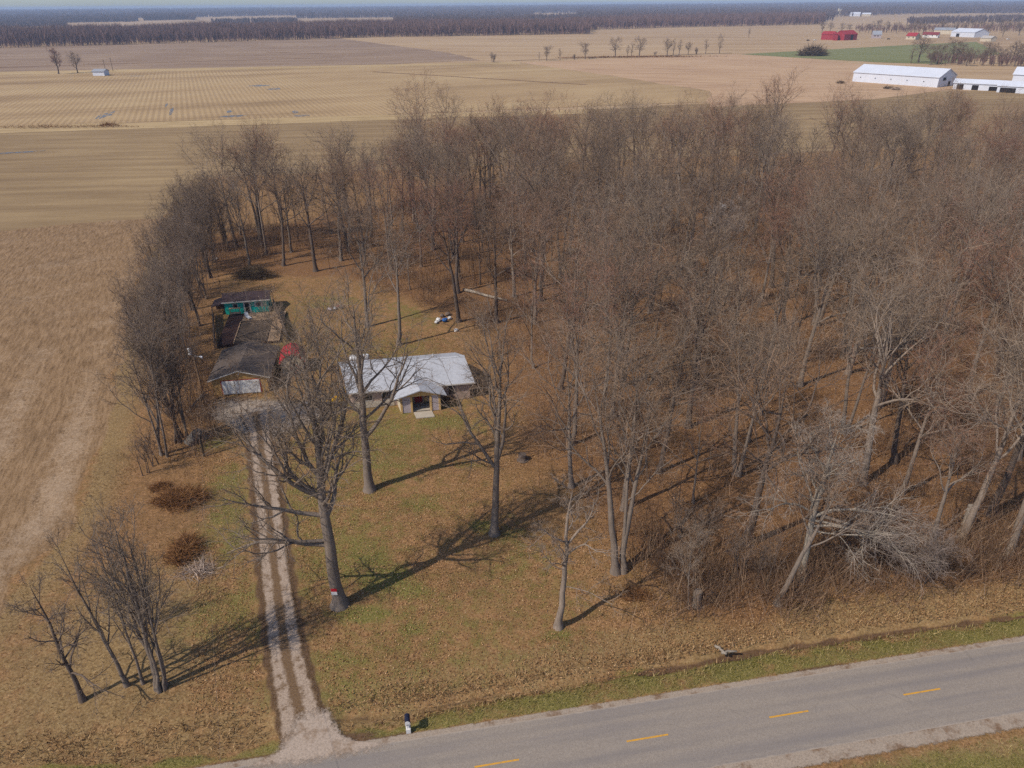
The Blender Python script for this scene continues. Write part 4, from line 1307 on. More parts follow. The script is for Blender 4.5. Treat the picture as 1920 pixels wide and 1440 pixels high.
M_STEEL = plain('galvanised_steel', sr(150, 152, 156), .45, .1, 3)
M_YEL = plain('yellow_plastic', sr(214, 166, 22), .45, .08, 3)
M_BLUE = plain('blue_tarpaulin', sr(48, 92, 150), .5, .15, 3)
M_NAVY = plain('navy_plastic', sr(36, 38, 56), .4, .1, 5)
M_MBOX = plain('white_plastic', sr(212, 208, 204), .5, .08, 6)
M_SHEETW = plain('white_sheet_metal', sr(206, 208, 216), .5, .07, .15)
M_GREYROOF = plain('grey_sheet_roof', sr(150, 152, 158), .6, .12, .3)
M_TANK = plain('white_tank_paint', sr(216, 214, 214), .4, .06, 2)


def brick_mat():
    M = Mat('brown_brick', .9, .15)
    b = M.n('ShaderNodeTexBrick')
    M.put(b.inputs['Vector'], M.mapv(M.obj(), (1, 1, 1), (R(90), 0, 0)))
    b.inputs['Color1'].default_value = (*sr(182, 156, 138), 1)
    b.inputs['Color2'].default_value = (*sr(160, 132, 116), 1)
    b.inputs['Mortar'].default_value = (*sr(166, 152, 140), 1)
    b.inputs['Scale'].default_value = 1.0
    b.inputs['Brick Width'].default_value, b.inputs['Row Height'].default_value, b.inputs['Mortar Size'].default_value = .3, .1, .012
    M.col(M.mix(M.math('MULTIPLY', M.noise(2, 4, .6, M.obj()), .3), b.outputs['Color'], sr(140, 114, 98)))
    return M.m


M_BRICK = brick_mat()


def window(parent, x, y, z, w, h, frame=None, sh=0.0, axis='x', out=-1):
    """framed window on a wall facing -y (or facing x when axis is 'y'); out is the side it looks to"""
    f_ = frame or M_TRIM
    a, b = MB(), MB()
    t = .06
    def bx(mb, u0, u1, z0, z1, d0, d1):
        lo_, hi_ = sorted((d0, d1))
        if axis == 'x':
            mb.box(u0, u1, y + lo_, y + hi_, z0, z1)
        else:
            mb.box(y + lo_, y + hi_, u0, u1, z0, z1)
    bx(a, x, x + w, z, z + t, 0, out * .05)
    bx(a, x, x + w, z + h - t, z + h, 0, out * .05)
    bx(a, x, x + t, z + t, z + h - t, 0, out * .05)
    bx(a, x + w - t, x + w, z + t, z + h - t, 0, out * .05)
    bx(b, x + t, x + w - t, z + t, z + h - t, 0, out * .02)
    wdw = a.build('window', f_, parent, shear=sh)
    b.build('pane', M_GLASS, wdw, shear=sh)
    return wdw


hs = HOUSE_SH
house = thing('house', 'low brick house with pale grey roof and gabled front porch in the yard', 'house', (*HOUSE_O, 0), HOUSE_A)
MB().prism([(0, 0), (9.2, 0), (9.2, 2.5), (4.6, 4.05), (0, 2.5)], 0, 15.8, 'x').build('wall', M_BRICK, house, shear=hs)
rf = MB().prism([(-.45, 2.47), (4.6, 4.22), (9.6, 2.47), (9.6, 2.61), (4.6, 4.37), (-.45, 2.61)], -.6, 16.4, 'x').build('roof', M_ROOFW, house, shear=hs)
MB().prism([(4.3, 4.28), (4.6, 4.385), (4.9, 4.28), (4.9, 4.31), (4.6, 4.42), (4.3, 4.31)], -.62, 16.42, 'x').build('ridge_cap', M_ROOFW, rf, shear=hs)
MB().tube((12.2, 5.2, 4.0), (12.2, 5.2, 4.75), .06).build('vent_pipe', M_TRIM, rf, shear=hs)
MB().tube((3.0, 2.6, 3.5), (3.0, 2.6, 3.85), .12).build('vent_pipe', M_STEEL, rf, shear=hs)
MB().box(-.62, 16.42, -.50, -.452, 2.45, 2.63).build('gutter', M_TRIM, rf, shear=hs)
for x, w in ((1.2, 1.5), (3.9, 1.2)):
    window(house, x, -.003, 1.0, w, 1.15, sh=hs)
window(house, 12.9, -.003, .95, .8, 1.2, plain('dark_shutter', sr(70, 62, 58)), sh=hs)
MB().box(0, 5.5, -.06, -.003, 0, .9).build('stone_skirt', plain('pale_stone', sr(190, 176, 156), .9, .2, 3), house, shear=hs)
for (x0, x1) in ((6.0, 7.3), (9.9, 11.0)):
    MB().box(x0, x1, -2.45, -2.35, 0, 2.3).build('porch_wall', M_LILAC, house, shear=hs)
MB().box(5.9, 6.0, -2.3, -.004, 0, 2.3).build('porch_wall', M_CREAM, house, shear=hs)
MB().box(11.0, 11.1, -2.3, -.004, 0, 2.3).build('porch_wall', M_LILAC, house, shear=hs)
for x in (5.88, 7.2, 9.75, 10.9):
    MB().box(x, x + .24, -2.52, -2.28, 0, 2.31).build('porch_column', M_TANP, house, shear=hs)
MB().prism([(5.85, 2.315), (11.15, 2.315), (8.5, 3.2)], -2.47, -2.37, 'y').build('porch_gable', M_TANP, house, shear=hs)
MB().prism([(5.1, 2.3), (8.5, 3.3), (11.9, 2.3), (11.9, 2.42), (8.5, 3.44), (5.1, 2.42)], -2.95, 2.1, 'y').build('porch_roof', M_ROOFW, house, shear=hs)
MB().box(6.05, 10.95, -2.3, -.005, .0, .12).build('porch_floor', M_CONC, house, shear=hs)
d_ = MB().box(8.2, 9.25, -.06, -.005, .13, 2.15).build('front_door', M_RED, house, shear=hs)
MB().box(8.55, 8.9, -.085, -.062, 1.35, 1.75).build('door_pane', M_TANP, d_, shear=hs)
for x in (7.55, 9.45):
    MB().box(x, x + .45, -.05, -.005, .13, 2.15).build('side_light', M_TANP, house, shear=hs)
    MB().box(x + .08, x + .37, -.06, -.052, .8, 2.05).build('pane', M_RED, house, shear=hs)
MB().box(7.5, 9.9, -4.2, -2.55, -.05, .07).build('doorstep', M_CONC, house, shear=hs)

gar_o = np.array([-41.4, 89.6])
garage = thing('garage', 'tan garage with brown shingle roof and wide white door beside the gravel', 'garage', (*gar_o, 0), R(8))
MB().prism([(0, 0), (7.4, 0), (7.4, 2.3), (3.7, 3.45), (0, 2.3)], 0, 9.5, 'y').build('wall', M_TANS, garage)
MB().prism([(-.5, 2.24), (3.7, 3.54), (7.9, 2.24), (7.9, 2.38), (3.7, 3.69), (-.5, 2.38)], -.3, 10, 'y').build('roof', M_ROOFD, garage)
MB().prism([(-.5, 2.20), (3.7, 3.5), (7.9, 2.20), (7.9, 2.34), (3.7, 3.64), (-.5, 2.34)], -.35, -.302, 'y').build('barge_board', M_TRIM, garage)
MB().prism([(1.15, 0), (6.45, 0), (6.45, 2.15), (1.15, 2.15)], -.05, -.003, 'y').build('door_frame', M_RED, garage)
gd = MB().box(1.27, 6.33, -.07, -.052, .02, 2.05).build('garage_door', M_WHITE, garage)
for r_ in range(4):
    for c_ in range(4):
        MB().box(1.34 + c_ * 1.25, 2.50 + c_ * 1.25, -.09, -.072, .07 + r_ * .5, .49 + r_ * .5).build('door_panel', M_WHITE, gd)
MB().box(3.62, 3.78, -.12, -.003, 2.9, 3.1).build('lamp', M_WHITE, garage)

teal_o = G(424, 590)
teal = thing('teal_shed', 'teal shed with dark shingle roof and white framed openings behind the garage', 'shed', (*teal_o, 0), R(11))
MB().prism([(0, 0), (3.6, 0), (3.6, 2.3), (1.8, 3.1), (0, 2.3)], 0, 7.4, 'x').build('wall', M_TEAL, teal)
MB().prism([(-.4, 2.22), (1.8, 3.2), (4.0, 2.22), (4.0, 2.36), (1.8, 3.35), (-.4, 2.36)], -.35, 7.75, 'x').build('roof', M_ROOFP, teal)
MB().box(-.35, 7.75, -.45, -.402, 2.2, 2.4).build('fascia', M_TRIM, teal)
dr = MB().box(3.15, 4.35, -.05, -.003, 0, 2.1).build('door_frame', M_TRIM, teal)
MB().box(3.4, 4.1, -.07, -.052, .05, 1.95).build('door', M_DARK, teal)
window(teal, 5.3, -.003, 1.1, .8, .8, M_TRIM)
window(teal, 1.4, -.003, 1.1, .8, .8, M_TRIM)
for x in (5.0, 6.12):
    MB().box(x, x + .28, -.04, -.003, 1.05, 1.95).build('shutter', M_TRIM, teal)
MB().prism([(-2.2, 1.55), (-.06, 2.2), (-.06, 2.3), (-2.2, 1.65)], -.3, 3.4, 'y').build('lean_to_roof', M_ROOFP, teal)
for y in (-.2, 3.2):
    MB().box(-2.12, -2.0, y, y + .12, 0, 1.58).build('post', M_WOODB, teal)
MB().box(-2.1, -.02, 3.05, 3.12, 0, 1.6).build('lean_to_wall', M_WOODB, teal)

bench = thing('slatted_shelf', 'pale slatted shelf fixed below the left window of the teal shed', 'shelf', (*(teal_o + np.array([.9, -.4])), 0), R(11))
for k in range(4):
    MB().box(0, 1.9, -.55 + k * .14, -.44 + k * .14, 1.35, 1.4).build('slat', M_WOODT, bench)
for x in (.1, 1.7):
    MB().box(x, x + .08, -.5, -.02, .0, 1.345).build('bracket', M_WOODT, bench)
tbl = thing('grey_table', 'low grey table standing before the left window of the teal shed', 'table', (*(teal_o + np.array([1.4, -1.5])), 0), R(11))
MB().box(0, 1.7, 0, .9, .62, .68).build('table_top', M_WOODG, tbl)
for x in (.1, 1.5):
    for y in (.1, .72):
        MB().box(x, x + .08, y, y + .08, 0, .615).build('leg', M_WOODG, tbl)

# pool deck between garage and shed
pool_o = G(408, 652)
pr = R(11)
deck = thing('pool_deck', 'brown board deck round a covered pool between garage and teal shed', 'deck', (*pool_o, 0), pr)
DX, DY = 9.6, 13.2
for k in range(9):
    MB().box(.0 + k * .26, .23 + k * .26, 0, DY, .35, .4).build('deck_board', M_WOODB, deck)
for k in range(8):
    MB().box(2.6, DX, DY - 3.6 + k * .44, DY - 3.2 + k * .44, .35, .4).build('deck_board', M_WOODT, deck)
for k in range(6):
    MB().box(7.7 + k * .31, 7.97 + k * .31, 0, DY - 3.7, .35, .4).build('deck_board', M_WOODT, deck)
MB().box(2.4, 2.55, 0, DY - 3.7, .35, .55).build('coping', M_WOODT, deck)
MB().box(2.4, 7.6, DY - 3.85, DY - 3.7, .35, .55).build('coping', M_WOODT, deck)
MB().box(.05, DX - .1, .05, DY - .1, .0, .345).build('deck_base', M_WOODB, deck)
MB().box(2.6, 7.55, .1, DY - 3.9, .35, .44).build('pool_cover', plain('pool_cover_fabric', sr(84, 70, 58), .9, .3, 2), deck)
ch = thing('white_chair', 'small white lounge chair on the pale boards before the teal shed', 'chair', (*G(469, 603), .4), R(40))
MB().box(-.3, .3, -.3, .9, .28, .34).build('seat', M_MBOX, ch)
MB().poly([(-.3, .9, .3), (.3, .9, .3), (.3, 1.3, .95), (-.3, 1.3, .95), (-.3, .97, .3), (.3, .97, .3), (.3, 1.37, .95), (-.3, 1.37, .95)], [(0, 1, 2, 3), (7, 6, 5, 4), (0, 3, 7, 4), (1, 5, 6, 2), (3, 2, 6, 7), (0, 4, 5, 1)]).build('backrest', M_MBOX, ch)
for x in (-.27, .21):
    for y in (-.25, .8):
        MB().box(x, x + .06, y, y + .06, 0, .275).build('leg', M_MBOX, ch)


def board_fence(label, a, b, h, mat, group):
    L = np.linalg.norm(b - a)
    an = math.atan2(*(b - a)[::-1])
    f_ = thing('board_fence', label, 'fence', (*a, 0), an, group)
    n = int(L / .3)
    me = None
    for k in range(n):
        if me is None:
            me = MB().box(.01, .27, -.02, .02, .05, h).build('board', mat, f_).data
        else:
            o = link('board', me, f_, (k * .3, random.uniform(-.012, .012), random.uniform(-.03, .03)))
    for z in (.4, h - .35):
        MB().box(0, L, .025, .08, z, z + .09).build('rail', mat, f_)
    for k in range(int(L / 2.4) + 1):
        MB().box(k * 2.4, k * 2.4 + .1, .085, .18, 0, h + .05).build('post', mat, f_)
    return f_


board_fence('grey board fence along the right side of the pool deck', G(540, 640), G(514, 575), 1.7, M_WOODG, 'deck fences')
board_fence('grey board fence along the left side of the pool deck by the trees', G(405, 655), G(401, 592), 1.5, M_WOODG, 'deck fences')

rs_o = G(531, 704)
rsd = thing('red_roofed_shed', 'small pale barn shaped shed with red roof behind the big oak', 'shed', (*rs_o, 0), R(14))
pf = [(0, 0), (3.1, 0), (3.1, 1.9), (2.5, 2.7), (1.55, 3.1), (.6, 2.7), (0, 1.9)]
MB().prism(pf, 0, 3.8, 'y').build('wall', M_CREAM, rsd)
MB().prism([(-.2, 1.85), (.5, 2.8), (1.55, 3.22), (2.6, 2.8), (3.3, 1.85), (3.42, 1.92), (2.68, 2.9), (1.55, 3.36), (.42, 2.9), (-.32, 1.92)], -.2, 4.0, 'y').build('roof', M_REDROOF, rsd)
for x in (.55, 1.6):
    dd_ = MB().box(x, x + .95, -.06, -.003, .1, 1.85).build('door', M_CREAM, rsd)
    br = MB()
    br.tube((x + .05, -.08, .15), (x + .9, -.08, .95), .04, m=4)
    br.tube((x + .05, -.08, 1.8), (x + .9, -.08, .97), .04, m=4)
    br.build('brace', M_RED, dd_)

# propane tank
tk = thing('propane_tank', 'white capsule shaped tank behind the house ridge', 'tank', (*G(676, 688), 0), R(10))
n_, m_ = 14, 16
V, F = [], []
for i in range(n_ + 1):
    a = math.pi * i / n_
    xx = -math.cos(a)
    r_ = .5 * math.sin(a) ** .8 if 0 < i < n_ else .01
    x = xx * .35 + (1.15 if xx > 0 else -1.15)
    for j in range(m_):
        b = 2 * math.pi * j / m_
        V.append((x, r_ * math.cos(b), 1.55 + r_ * math.sin(b)))
for i in range(n_):
    for j in range(m_):
        F.append((i * m_ + j, i * m_ + (j + 1) % m_, (i + 1) * m_ + (j + 1) % m_, (i + 1) * m_ + j))
MB().poly(V, F).build('shell', M_TANK, tk, smooth=True)
MB().tube((0, 0, 2.0), (0, 0, 2.18), .2).build('valve_dome', M_TANK, tk)
for x in (-.9, .9):
    MB().box(x - .08, x + .08, -.35, .35, 0, 1.12).build('saddle', M_CONC, tk)

# utility pole, wire, post
pl = thing('utility_pole', 'wooden utility pole with white transformer left of the garage', 'pole', (*G(380, 735), 0))
MB().tube((0, 0, -.2), (-.15, 0, 7.0), .15, .11, 10).build('post', plain('pole_wood', sr(134, 108, 84), .9, .2, 3), pl)
tr_ = MB().tube((-.45, -.1, 5.9), (-.45, -.1, 6.75), .24, .24, 14).build('transformer', M_TANK, pl, smooth=False)
MB().tube((-.45, -.1, 6.752), (-.45, -.1, 6.95), .05, .04, 8).build('bushing', M_STEEL, tr_)
MB().tube((-.12, -.02, 5.6), (1.0, -.5, 5.75), .035, .03, 6).build('lamp_arm', M_STEEL, pl)
MB().tube((.95, -.48, 5.74), (1.35, -.65, 5.68), .11, .16, 8).build('lamp_head', M_TANK, pl)
p0 = np.array([*G(380, 735), 6.6])
p1_ = np.array([*G(413, 1440, 7.5), 7.5])
p1_ = p0 + (p1_ - p0) * 1.15
pts = [p0 + (p1_ - p0) * t - np.array([0, 0, 4 * .7 * t * (1 - t)]) for t in np.linspace(0, 1, 24)]
wv, wq = tubes(np.array([pts]), np.full((1, 24), .008), 5)
tag(link('service_wire', mesh_np('service_wire', wv, quads=wq, mat=M_WOODG)), 'thin overhead wire running from the utility pole towards the road', 'wire')
pp = thing('wooden_post', 'short dark post standing by the shaded tarpaulin at the driveway end', 'post', (*G(383, 855), 0))
MB().tube((0, 0, -.1), (0, 0, 3.1), .12, .1, 8).build('post', plain('dark_wood', sr(62, 54, 46), .9, .2, 3), pp)
MB().box(-.16, .16, -.14, .14, 3.102, 3.18).build('cap', M_WOODG, pp)


def log(name, label, a, b, r, mat, cat_='log', group=None, z=None):
    a3, b3 = np.array([*a, (z or r)]), np.array([*b, (z or r)])
    n = 7
    path = np.array([[a3 + (b3 - a3) * t + rng.normal(0, r * .35, 3) * [1, 1, .3] for t in np.linspace(0, 1, n)]])
    rad = np.linspace(r, r * .65, n)[None] * rng.uniform(.85, 1.12, (1, n))
    v, q = tubes(path, rad, 9)
    caps = [list(range(8, -1, -1)), list(range((n - 1) * 9, n * 9))]
    mb = MB()
    mb.v = [tuple(x) for x in v]
    mb.f = [tuple(x) for x in q] + [tuple(c) for c in caps]
    c = a3 * .5 + b3 * .5
    mb.v = [tuple(np.array(x) - [c[0], c[1], 0]) for x in mb.v]
    return tag(mb.build(name, mat, None, (c[0], c[1], 0), smooth=True), label, cat_, group)


log('fallen_log', 'long log lying beside the utility pole on the gravel edge', G(352, 775), G(384, 738), .2, BK_PALE)
log('fallen_log', 'short dark log beside the long log at the pole', G(368, 752), G(392, 740), .16, BK_DARK)
log('fallen_log', 'pale fallen trunk lying at the back of the yard', G(868, 545), G(950, 566), .3, BK_PALE)
log('fallen_log', 'bleached fallen branch on the ditch bank beside the road', G(1340, 1212), G(1362, 1228), .14, BK_PALE)
log('fallen_log', 'second bleached branch crossing the first on the ditch bank', G(1352, 1226), G(1380, 1222), .12, BK_PALE)
log('fallen_log', 'bleached log lying in the right middle of the wood', G(1720, 785), G(1775, 770), .2, BK_PALE)
log('fallen_log', 'pale limb hanging level in the tree by the drooping silvery one', G(1605, 690), G(1710, 692), .16, BK_PALE, 'branch', z=3.2)


def stump(label, xy, r, h, bk_):
    t = np.array([0, .15, .5, 1.0]) * h
    path = np.array([[[0, 0, z] for z in t]])
    v, q = tubes(path, np.array([[r * 1.5, r * 1.12, r, r * .95]]), 12)
    mb = MB()
    mb.v = [tuple(x + rng.normal(0, r * .05, 3)) for x in v]
    mb.f = [tuple(x) for x in q] + [tuple(range(36, 48))]
    return tag(mb.build('tree_stump', bk_, None, (*xy, 0), rng.uniform(0, 6), smooth=False), label, 'stump')


stump('dark tree stump on the brown leaves right of the leaning lawn tree', G(980, 862), .5, .8, BK_DARK)
stump('grey broken stump beside the slim tree at the wood edge', G(1305, 1135), .4, 1.7, BK_GREY)
stump('pale broken trunk foot under the tall pale tree at right', G(1806, 1000), .42, 3.4, BK_PALE)

# rubbish heaps and small yard things
def bag(label, xy, r, mat, group=None, z=0.0, cat_='bag', name='rubbish_bag'):
    me_v, me_f = [], []
    n, m = 8, 12
    for i in range(n + 1):
        a = math.pi * i / n
        for j in range(m):
            b = 2 * math.pi * j / m
            k = r * (1 + rng.normal(0, .13))
            me_v.append((k * math.sin(a) * math.cos(b), k * .8 * math.sin(a) * math.sin(b), r * .55 - .62 * k * math.cos(a)))
    for i in range(n):
        for j in range(m):
            me_f.append((i * m + j, i * m + (j + 1) % m, (i + 1) * m + (j + 1) % m, (i + 1) * m + j))
    return tag(MB().poly(me_v, me_f).build(name, mat, None, (*xy, z), rng.uniform(0, 6)), label, cat_, group)


for px, py, r_, mt, lab in [(822, 602, .5, M_MBOX, 'white bag at the left of the rubbish heap'), (829, 594, .45, M_WOODG, 'grey bag at the back of the rubbish heap'), (834, 603, .55, M_BLUE, 'blue bundle in the middle of the rubbish heap'),
                            (843, 598, .4, M_MBOX, 'white bag at the right of the rubbish heap'), (818, 606, .35, M_MBOX, 'small white bag in front of the rubbish heap'), (840, 591, .5, M_WOODG, 'dull grey bundle behind the rubbish heap'),
                            (855, 621, .38, M_MBOX, 'single white bag lying alone right of the rubbish heap'), (618, 582, .45, M_LILAC, 'pale pink bundle on the back lawn behind the house'), (628, 580, .4, M_MBOX, 'white bundle beside the pink one on the back lawn'), (634, 576, .3, M_RED, 'dark red bundle under sticks on the back lawn'),
                            (1355, 393, 1.1, M_MBOX, 'small white tent like lump deep in the wood'), (405, 487, .4, M_MBOX, 'white bag at the far end of the boundary tree row'), (1272, 1078, .16, M_MBOX, 'tiny white litter in the brush at the wood edge'), (575, 760, .4, M_TRIM, 'pale boulder on the gravel right of the garage')]:
    bag(lab, G(px, py), r_, mt, z=(0 if px != 1355 else 0), cat_='litter' if px == 1272 else 'bundle', name='bundle')
heap('stick_pile', 'pile of thin sticks beside the bundles on the back lawn', G(638, 577), 1.2, .7, .7, 60, 'pale', (1, 2), .03, .4, 'sticks')
tarp = thing('tarpaulin_heap', 'grey tarpaulin covered trailer in tree shade left of the driveway', 'tarpaulin', (*G(372, 822), 0), R(50))
nx_, ny_ = 10, 8
V = [(-1.7 + 3.4 * i / nx_, -1.0 + 2.0 * j / ny_, (1.15 * min(1, 3 * min(i, nx_ - i) / nx_) * min(1, 3 * min(j, ny_ - j) / ny_)) + rng.uniform(0, .12) - .02) for j in range(ny_ + 1) for i in range(nx_ + 1)]
F = [(j * (nx_ + 1) + i, j * (nx_ + 1) + i + 1, (j + 1) * (nx_ + 1) + i + 1, (j + 1) * (nx_ + 1) + i) for j in range(ny_) for i in range(nx_)]
MB().poly(V, F).build('cover', plain('grey_tarpaulin', sr(96, 92, 88), .7, .25, 1.5), tarp)
MB().box(-1.4, 1.4, -.8, .8, .02, .3).build('bed', M_DARK, tarp)

ys = thing('yellow_slide', 'yellow plastic play slide at the left corner of the house', 'slide', (*G(637, 757), 0), R(100))
MB().poly([(-.3, 0, 1.15), (.3, 0, 1.15), (.3, 1.9, .12), (-.3, 1.9, .12), (-.3, 0, 1.09), (.3, 0, 1.09), (.3, 1.9, .06), (-.3, 1.9, .06)], [(0, 3, 2, 1), (4, 5, 6, 7), (0, 1, 5, 4), (2, 3, 7, 6), (1, 2, 6, 5), (3, 0, 4, 7)]).build('chute', M_YEL, ys)
for s in (-1, 1):
    MB().poly([(s * .33, 0, 1.4), (s * .33, 1.9, .32), (s * .33, 1.9, .08), (s * .33, 0, 1.12), (s * .302, 0, 1.4), (s * .302, 1.9, .32), (s * .302, 1.9, .08), (s * .302, 0, 1.12)], [(0, 1, 2, 3), (7, 6, 5, 4), (0, 4, 5, 1), (1, 5, 6, 2), (2, 6, 7, 3), (3, 7, 4, 0)]).build('side_rail', M_YEL, ys)
    MB().tube((s * .28, -.05, 1.6), (s * .38, -.7, 0), .05, .05, 8).build('ladder_leg', M_YEL, ys)
for z in (.3, .65, 1.0):
    MB().tube((-.35, -.6 + z * .38, z), (.35, -.6 + z * .38, z), .035, .035, 6).build('rung', M_YEL, ys)

# mailbox by the road
mb_ = thing('mailbox', 'white mailbox with dark arched lid on a white post at the road edge', 'mailbox', (*G(766, 1371), -.03), R(10))
MB().box(-.09, .09, -.09, .09, -.1, 1.06).build('post', M_MBOX, mb_)
MB().box(-.17, .17, -.22, .2, .02, .45).build('post_skirt', M_MBOX, mb_)
MB().box(-.15, .15, -.34, .34, 1.062, 1.12).build('bracket', M_MBOX, mb_)
prof = [(-.19, 1.12), (.19, 1.12), (.19, 1.33)] + [(.19 * math.cos(a), 1.33 + .19 * math.sin(a)) for a in np.linspace(0.2, math.pi - .2, 9)] + [(-.19, 1.33)]
MB().prism(prof, -.36, .36, 'y').build('box', M_MBOX, mb_)
prof2 = [(.2 * math.cos(a) * 1.02, 1.33 + .2 * 1.04 * math.sin(a)) for a in np.linspace(-.25, math.pi + .25, 13)]
MB().prism(prof2, -.33, .38, 'y').build('lid', M_NAVY, mb_)
MB().box(-.13, .13, -.372, -.362, 1.14, 1.34).build('door', M_MBOX, mb_)
MB().box(-.07, .07, -.385, -.374, 1.17, 1.21).build('handle', M_NAVY, mb_)
MB().box(.215, .225, -.25, -.2, 1.25, 1.55).build('flag', M_RED, mb_)

# notice on the oak
oak_p = G(637, 1133)
sg = thing('notice_board', 'small red and white notice nailed to the trunk of the huge oak', 'sign', (oak_p[0] - .12, oak_p[1] - .66, 1.75))
MB().box(-.26, .26, -.02, .0, .0, .38).build('white_panel', M_MBOX, sg)
MB().box(-.26, .26, -.025, .0, .385, .72).build('red_panel', plain('red_print', sr(178, 36, 48), .5, .05, 4), sg)

# ------------------------------------------------------------------ far farm buildings
def barn(name, label, a, b, depth, h, rise, wall, roof, doors=(), wins=(), gable_doors=(), group=None, over=.5, sc_win=1.2, z=-.3):
    """a,b: foot of the long wall facing us; ridge runs along it"""
    L = float(np.linalg.norm(b - a))
    an = math.atan2(b[1] - a[1], b[0] - a[0])
    o = thing(name, label, 'barn' if 'barn' in label else 'building', (*a, z), an, group)
    MB().prism([(0, 0), (depth, 0), (depth, h), (depth / 2, h + rise), (0, h)], 0, L, 'x').build('wall', wall, o)
    k = rise / (depth / 2)
    MB().prism([(-over, h - k * over + .06), (depth / 2, h + rise + .06), (depth + over, h - k * over + .06), (depth + over, h - k * over + .3), (depth / 2, h + rise + .32), (-over, h - k * over + .3)], -over, L + over, 'x').build('roof', roof, o)
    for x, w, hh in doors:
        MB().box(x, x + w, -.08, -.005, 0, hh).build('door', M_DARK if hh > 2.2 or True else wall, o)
    for x in wins:
        window(o, x, -.006, h * .45, sc_win, sc_win, wall)
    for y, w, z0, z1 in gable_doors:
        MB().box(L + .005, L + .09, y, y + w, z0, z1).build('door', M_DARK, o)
    return o


wa, wb = G(1598, 152), G(1757, 163.5)
barn('long_barn', 'very long white metal barn beyond the back of the wood', wa, wb, 24, 5.8, 4.2, M_SHEETW, M_SHEETW, wins=[5, 15, 25.5, 36, 46.5], gable_doors=[(6, 4, 3.6, 5.4), (14, 3, 0, 3)], sc_win=.75)
barn('low_shed', 'low white lean shed with dark openings against the end of the long barn', G(1786, 166), G(1868, 170), 10, 3.6, 1.8, M_SHEETW, M_SHEETW, doors=[(2, 3.5, 2.9), (10, 3.5, 2.8), (19, 5, 2.4)])
barn('low_shed', 'second low white shed with a wide dark opening further right', G(1868, 172), G(1960, 177), 12, 3.6, 2.2, M_SHEETW, M_SHEETW, doors=[(1.5, 8, 2.7), (14, 5, 2.7)])
barn('pale_barn', 'white barn at the right edge behind the low sheds', G(1894, 163), G(1990, 168), 16, 7.5, 3.6, M_SHEETW, M_SHEETW, doors=[(3, 7, 2.6)])
# yard clutter in front of the long barn
for i, (px, py, lab) in enumerate([(1576, 156, 'dark clutter left of the long white barn'), (1665, 166, 'dark clutter heap before the long white barn'), (1680, 168, 'pale clutter heap before the long white barn')]):
    heap('scrap_heap', lab, G(px, py), 3, 2, 1.6, 120, 'dark' if i < 2 else 'pale', (.8, 2.4), .2, .4, 'scrap')

barn('red_barn', 'red barn with a white door at the left of the distant farm', G(1539, 74), G(1561, 74.5), 14, 7, 3.5, M_BARNRED, M_BARNRED, doors=[])
barn('red_barn', 'narrow red silo shed between the two distant red barns', G(1563, 75.5), G(1570, 75.5), 8, 8, 1.5, M_BARNRED, M_BARNRED)
barn('red_barn', 'red barn with a dark round door at the right of the distant farm', G(1582, 75.5), G(1606, 74.5), 16, 7.5, 4.5, M_BARNRED, M_BARNRED, doors=[(13, 5, 6.5)])
barn('farm_house', 'grey roofed farmhouse right of the distant red barns', G(1636, 71.5), G(1652, 71.5), 10, 5, 4.5, M_LILAC, M_GREYROOF, wins=[2, 6], sc_win=1.6)
barn('farm_house', 'white farmhouse with bright red roof in the distance', G(1698, 73.5), G(1716, 74), 12, 4.5, 3.8, M_CREAM, M_BARNRED, wins=[3, 9], sc_win=1.6)
barn('farm_house', 'long low house with dull red roof in the distance', G(1729, 70), G(1758, 70.5), 10, 4, 3, M_WHITE, plain('dull_red_roof', sr(128, 52, 54), .8, .15, .5), wins=[4, 12, 18], sc_win=1.6)
barn('machine_shed', 'wide pale grey machine shed in the distance at right', G(1782, 68), G(1826, 70), 26, 6.5, 4.5, M_SHEETW, M_SHEETW, doors=[(10, 6, 4.5)])
barn('machine_shed', 'tan machine shed behind the wide grey one', G(1750, 63.5), G(1788, 64), 16, 6, 3, M_CREAM, M_GREYROOF)
barn('small_shed', 'small cream shed at right of the distant farmyard', G(1837, 77), G(1857, 78), 9, 4.2, 2.4, M_CREAM, plain('cream_roof', sr(176, 168, 160), .7, .1, .5))
barn('grain_barn', 'tiny red barn of the farthest farmstead', G(1547, 31), G(1562, 31), 14, 7, 4, M_BARNRED, M_BARNRED)
barn('grain_barn', 'long white shed of the farthest farmstead', G(1592, 30.5), G(1612, 30.5), 18, 8, 5, M_SHEETW, M_SHEETW)
barn('grain_barn', 'second white shed of the farthest farmstead', G(1616, 30.5), G(1632, 30.5), 16, 7, 4, M_CREAM, M_SHEETW)
for k, px in enumerate((1571, 1575)):
    si = thing('silo', ('left', 'right')[k] + ' silo of the farthest farmstead', 'silo', (*G(px, 30), -.5))
    MB().tube((0, 0, 0), (0, 0, 24 - 3 * k), 3.4, 3.4, 14).build('tower', M_CREAM, si)
    MB().tube((0, 0, 24.01 - 3 * k), (0, 0, 26.5 - 3 * k), 3.4, .4, 14).build('cap', M_GREYROOF, si)
for px, py, lab, mt in [(260, 28, 'tiny white farm building far left beyond the first wood', M_SHEETW), (28, 40, 'tiny white house far left behind the wood', M_SHEETW), (460, 26, 'tiny pale farm building far beyond the wood', M_CREAM), (412, 27, 'smallest pale farm building far beyond the wood', M_CREAM), (696, 30, 'tiny pale house on the horizon left of centre', M_CREAM)]:
    barn('distant_building', lab, G(px, py), G(px + 7, py), 14, 7, 5, mt, M_SHEETW, z=-.6)
barn('field_shed', 'small white metal shed standing alone in the far left field', G(174.5, 141.5), G(196, 141.5), 7, 3.2, 1.4, M_SHEETW, M_GREYROOF, wins=[])
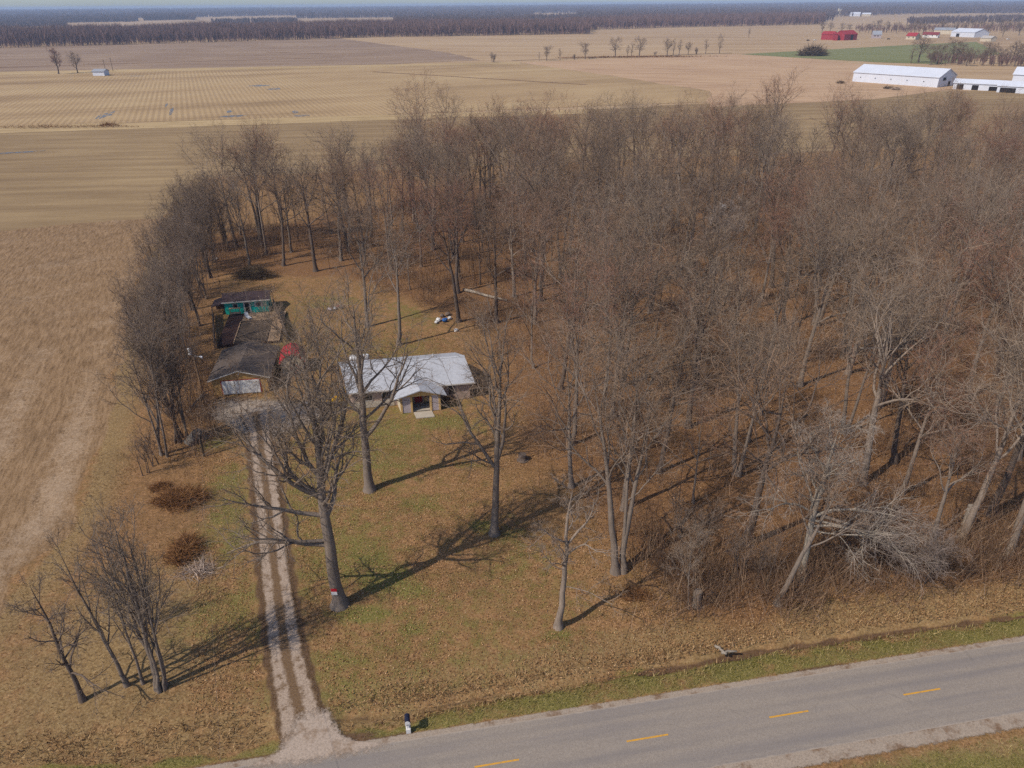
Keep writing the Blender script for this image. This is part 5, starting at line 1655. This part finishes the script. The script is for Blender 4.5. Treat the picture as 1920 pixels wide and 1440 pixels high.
for k, (px, py, h) in enumerate([(212, 133.5, 11), (198, 132.5, 9)]):
    q = thing('field_pole', ('taller', 'shorter')[k] + ' thin pole behind the lone white field shed', 'pole', (*G(px, py), -.4))
    MB().tube((0, 0, 0), (0, 0, h), .22, .18, 6).build('post', M_WOODG, q)
    MB().box(-.9, .9, -.08, .08, h - .8, h - .6).build('crossarm', M_WOODG, q)
heap('hedge_brush', 'low brown brush along the foot of the distant hedgerow', G(1180, 107.5), 95, 3, 1.2, 1500, 'brown', (1, 2.4), .2, .8)
heap('hedge_brush', 'low brush along the near left edge of the corn field', G(110, 239.5), 45, 1.5, 1.2, 900, 'brown', (.8, 2.2), .06, .9)
heap('hedge_brush', 'darker bushes at the right end of the corn field brush', G(205, 236), 5, 1.5, 1.4, 300, 'brown', (.8, 2.6), .06, .9)

# parked cars at the distant farm: (bearing, paint)
def car(label, xy, rz, paint):
    c = thing('parked_car', label, 'car', (*xy, -.3), rz, 'cars at the distant farm')
    MB().prism([(-2.2, .35), (2.2, .35), (2.25, .8), (1.3, .95), (.7, 1.5), (-1.0, 1.5), (-1.7, .98), (-2.25, .9)], -.85, .85, 'y').build('body', paint, c)
    MB().prism([(1.1, .98), (.66, 1.42), (-.95, 1.42), (-1.5, 1.0)], -.86, .86, 'y').build('windows', M_GLASS, c)
    for x in (-1.4, 1.4):
        for y in (-.87, .72):
            MB().tube((x, y, .34), (x, y + .15, .34), .34, .34, 12).build('wheel', M_DARK, c)


for px, py, pt, lab in [(1515, 76, M_DARK, 'dark vehicle left of the distant red barns'), (1528, 75.5, M_WHITE, 'pale vehicle left of the distant red barns'), (1666, 73.5, M_DARK, 'dark car right of the grey roofed farmhouse'), (1890, 74, M_WHITE, 'white vehicle at far right of the distant farmyard')]:
    car(lab, G(px, py), rng.uniform(-.3, .3), pt)

# ------------------------------------------------------------------ haze over the plain
HZ = 1.3e-4
MH = bpy.data.materials.new('haze_air')
MH.use_nodes = True
MH.node_tree.nodes.remove(MH.node_tree.nodes['Principled BSDF'])
pv = MH.node_tree.nodes.new('ShaderNodeVolumePrincipled')
pv.inputs['Color'].default_value = (.62, .75, 1.0, 1)
pv.inputs['Density'].default_value = HZ
MH.node_tree.links.new(pv.outputs[0], MH.node_tree.nodes['Material Output'].inputs['Volume'])
hz = MB().box(-13500, 13500, -13500, 13500, -2.5, 56).build('haze', MH)
struct(hz, 'stuff')
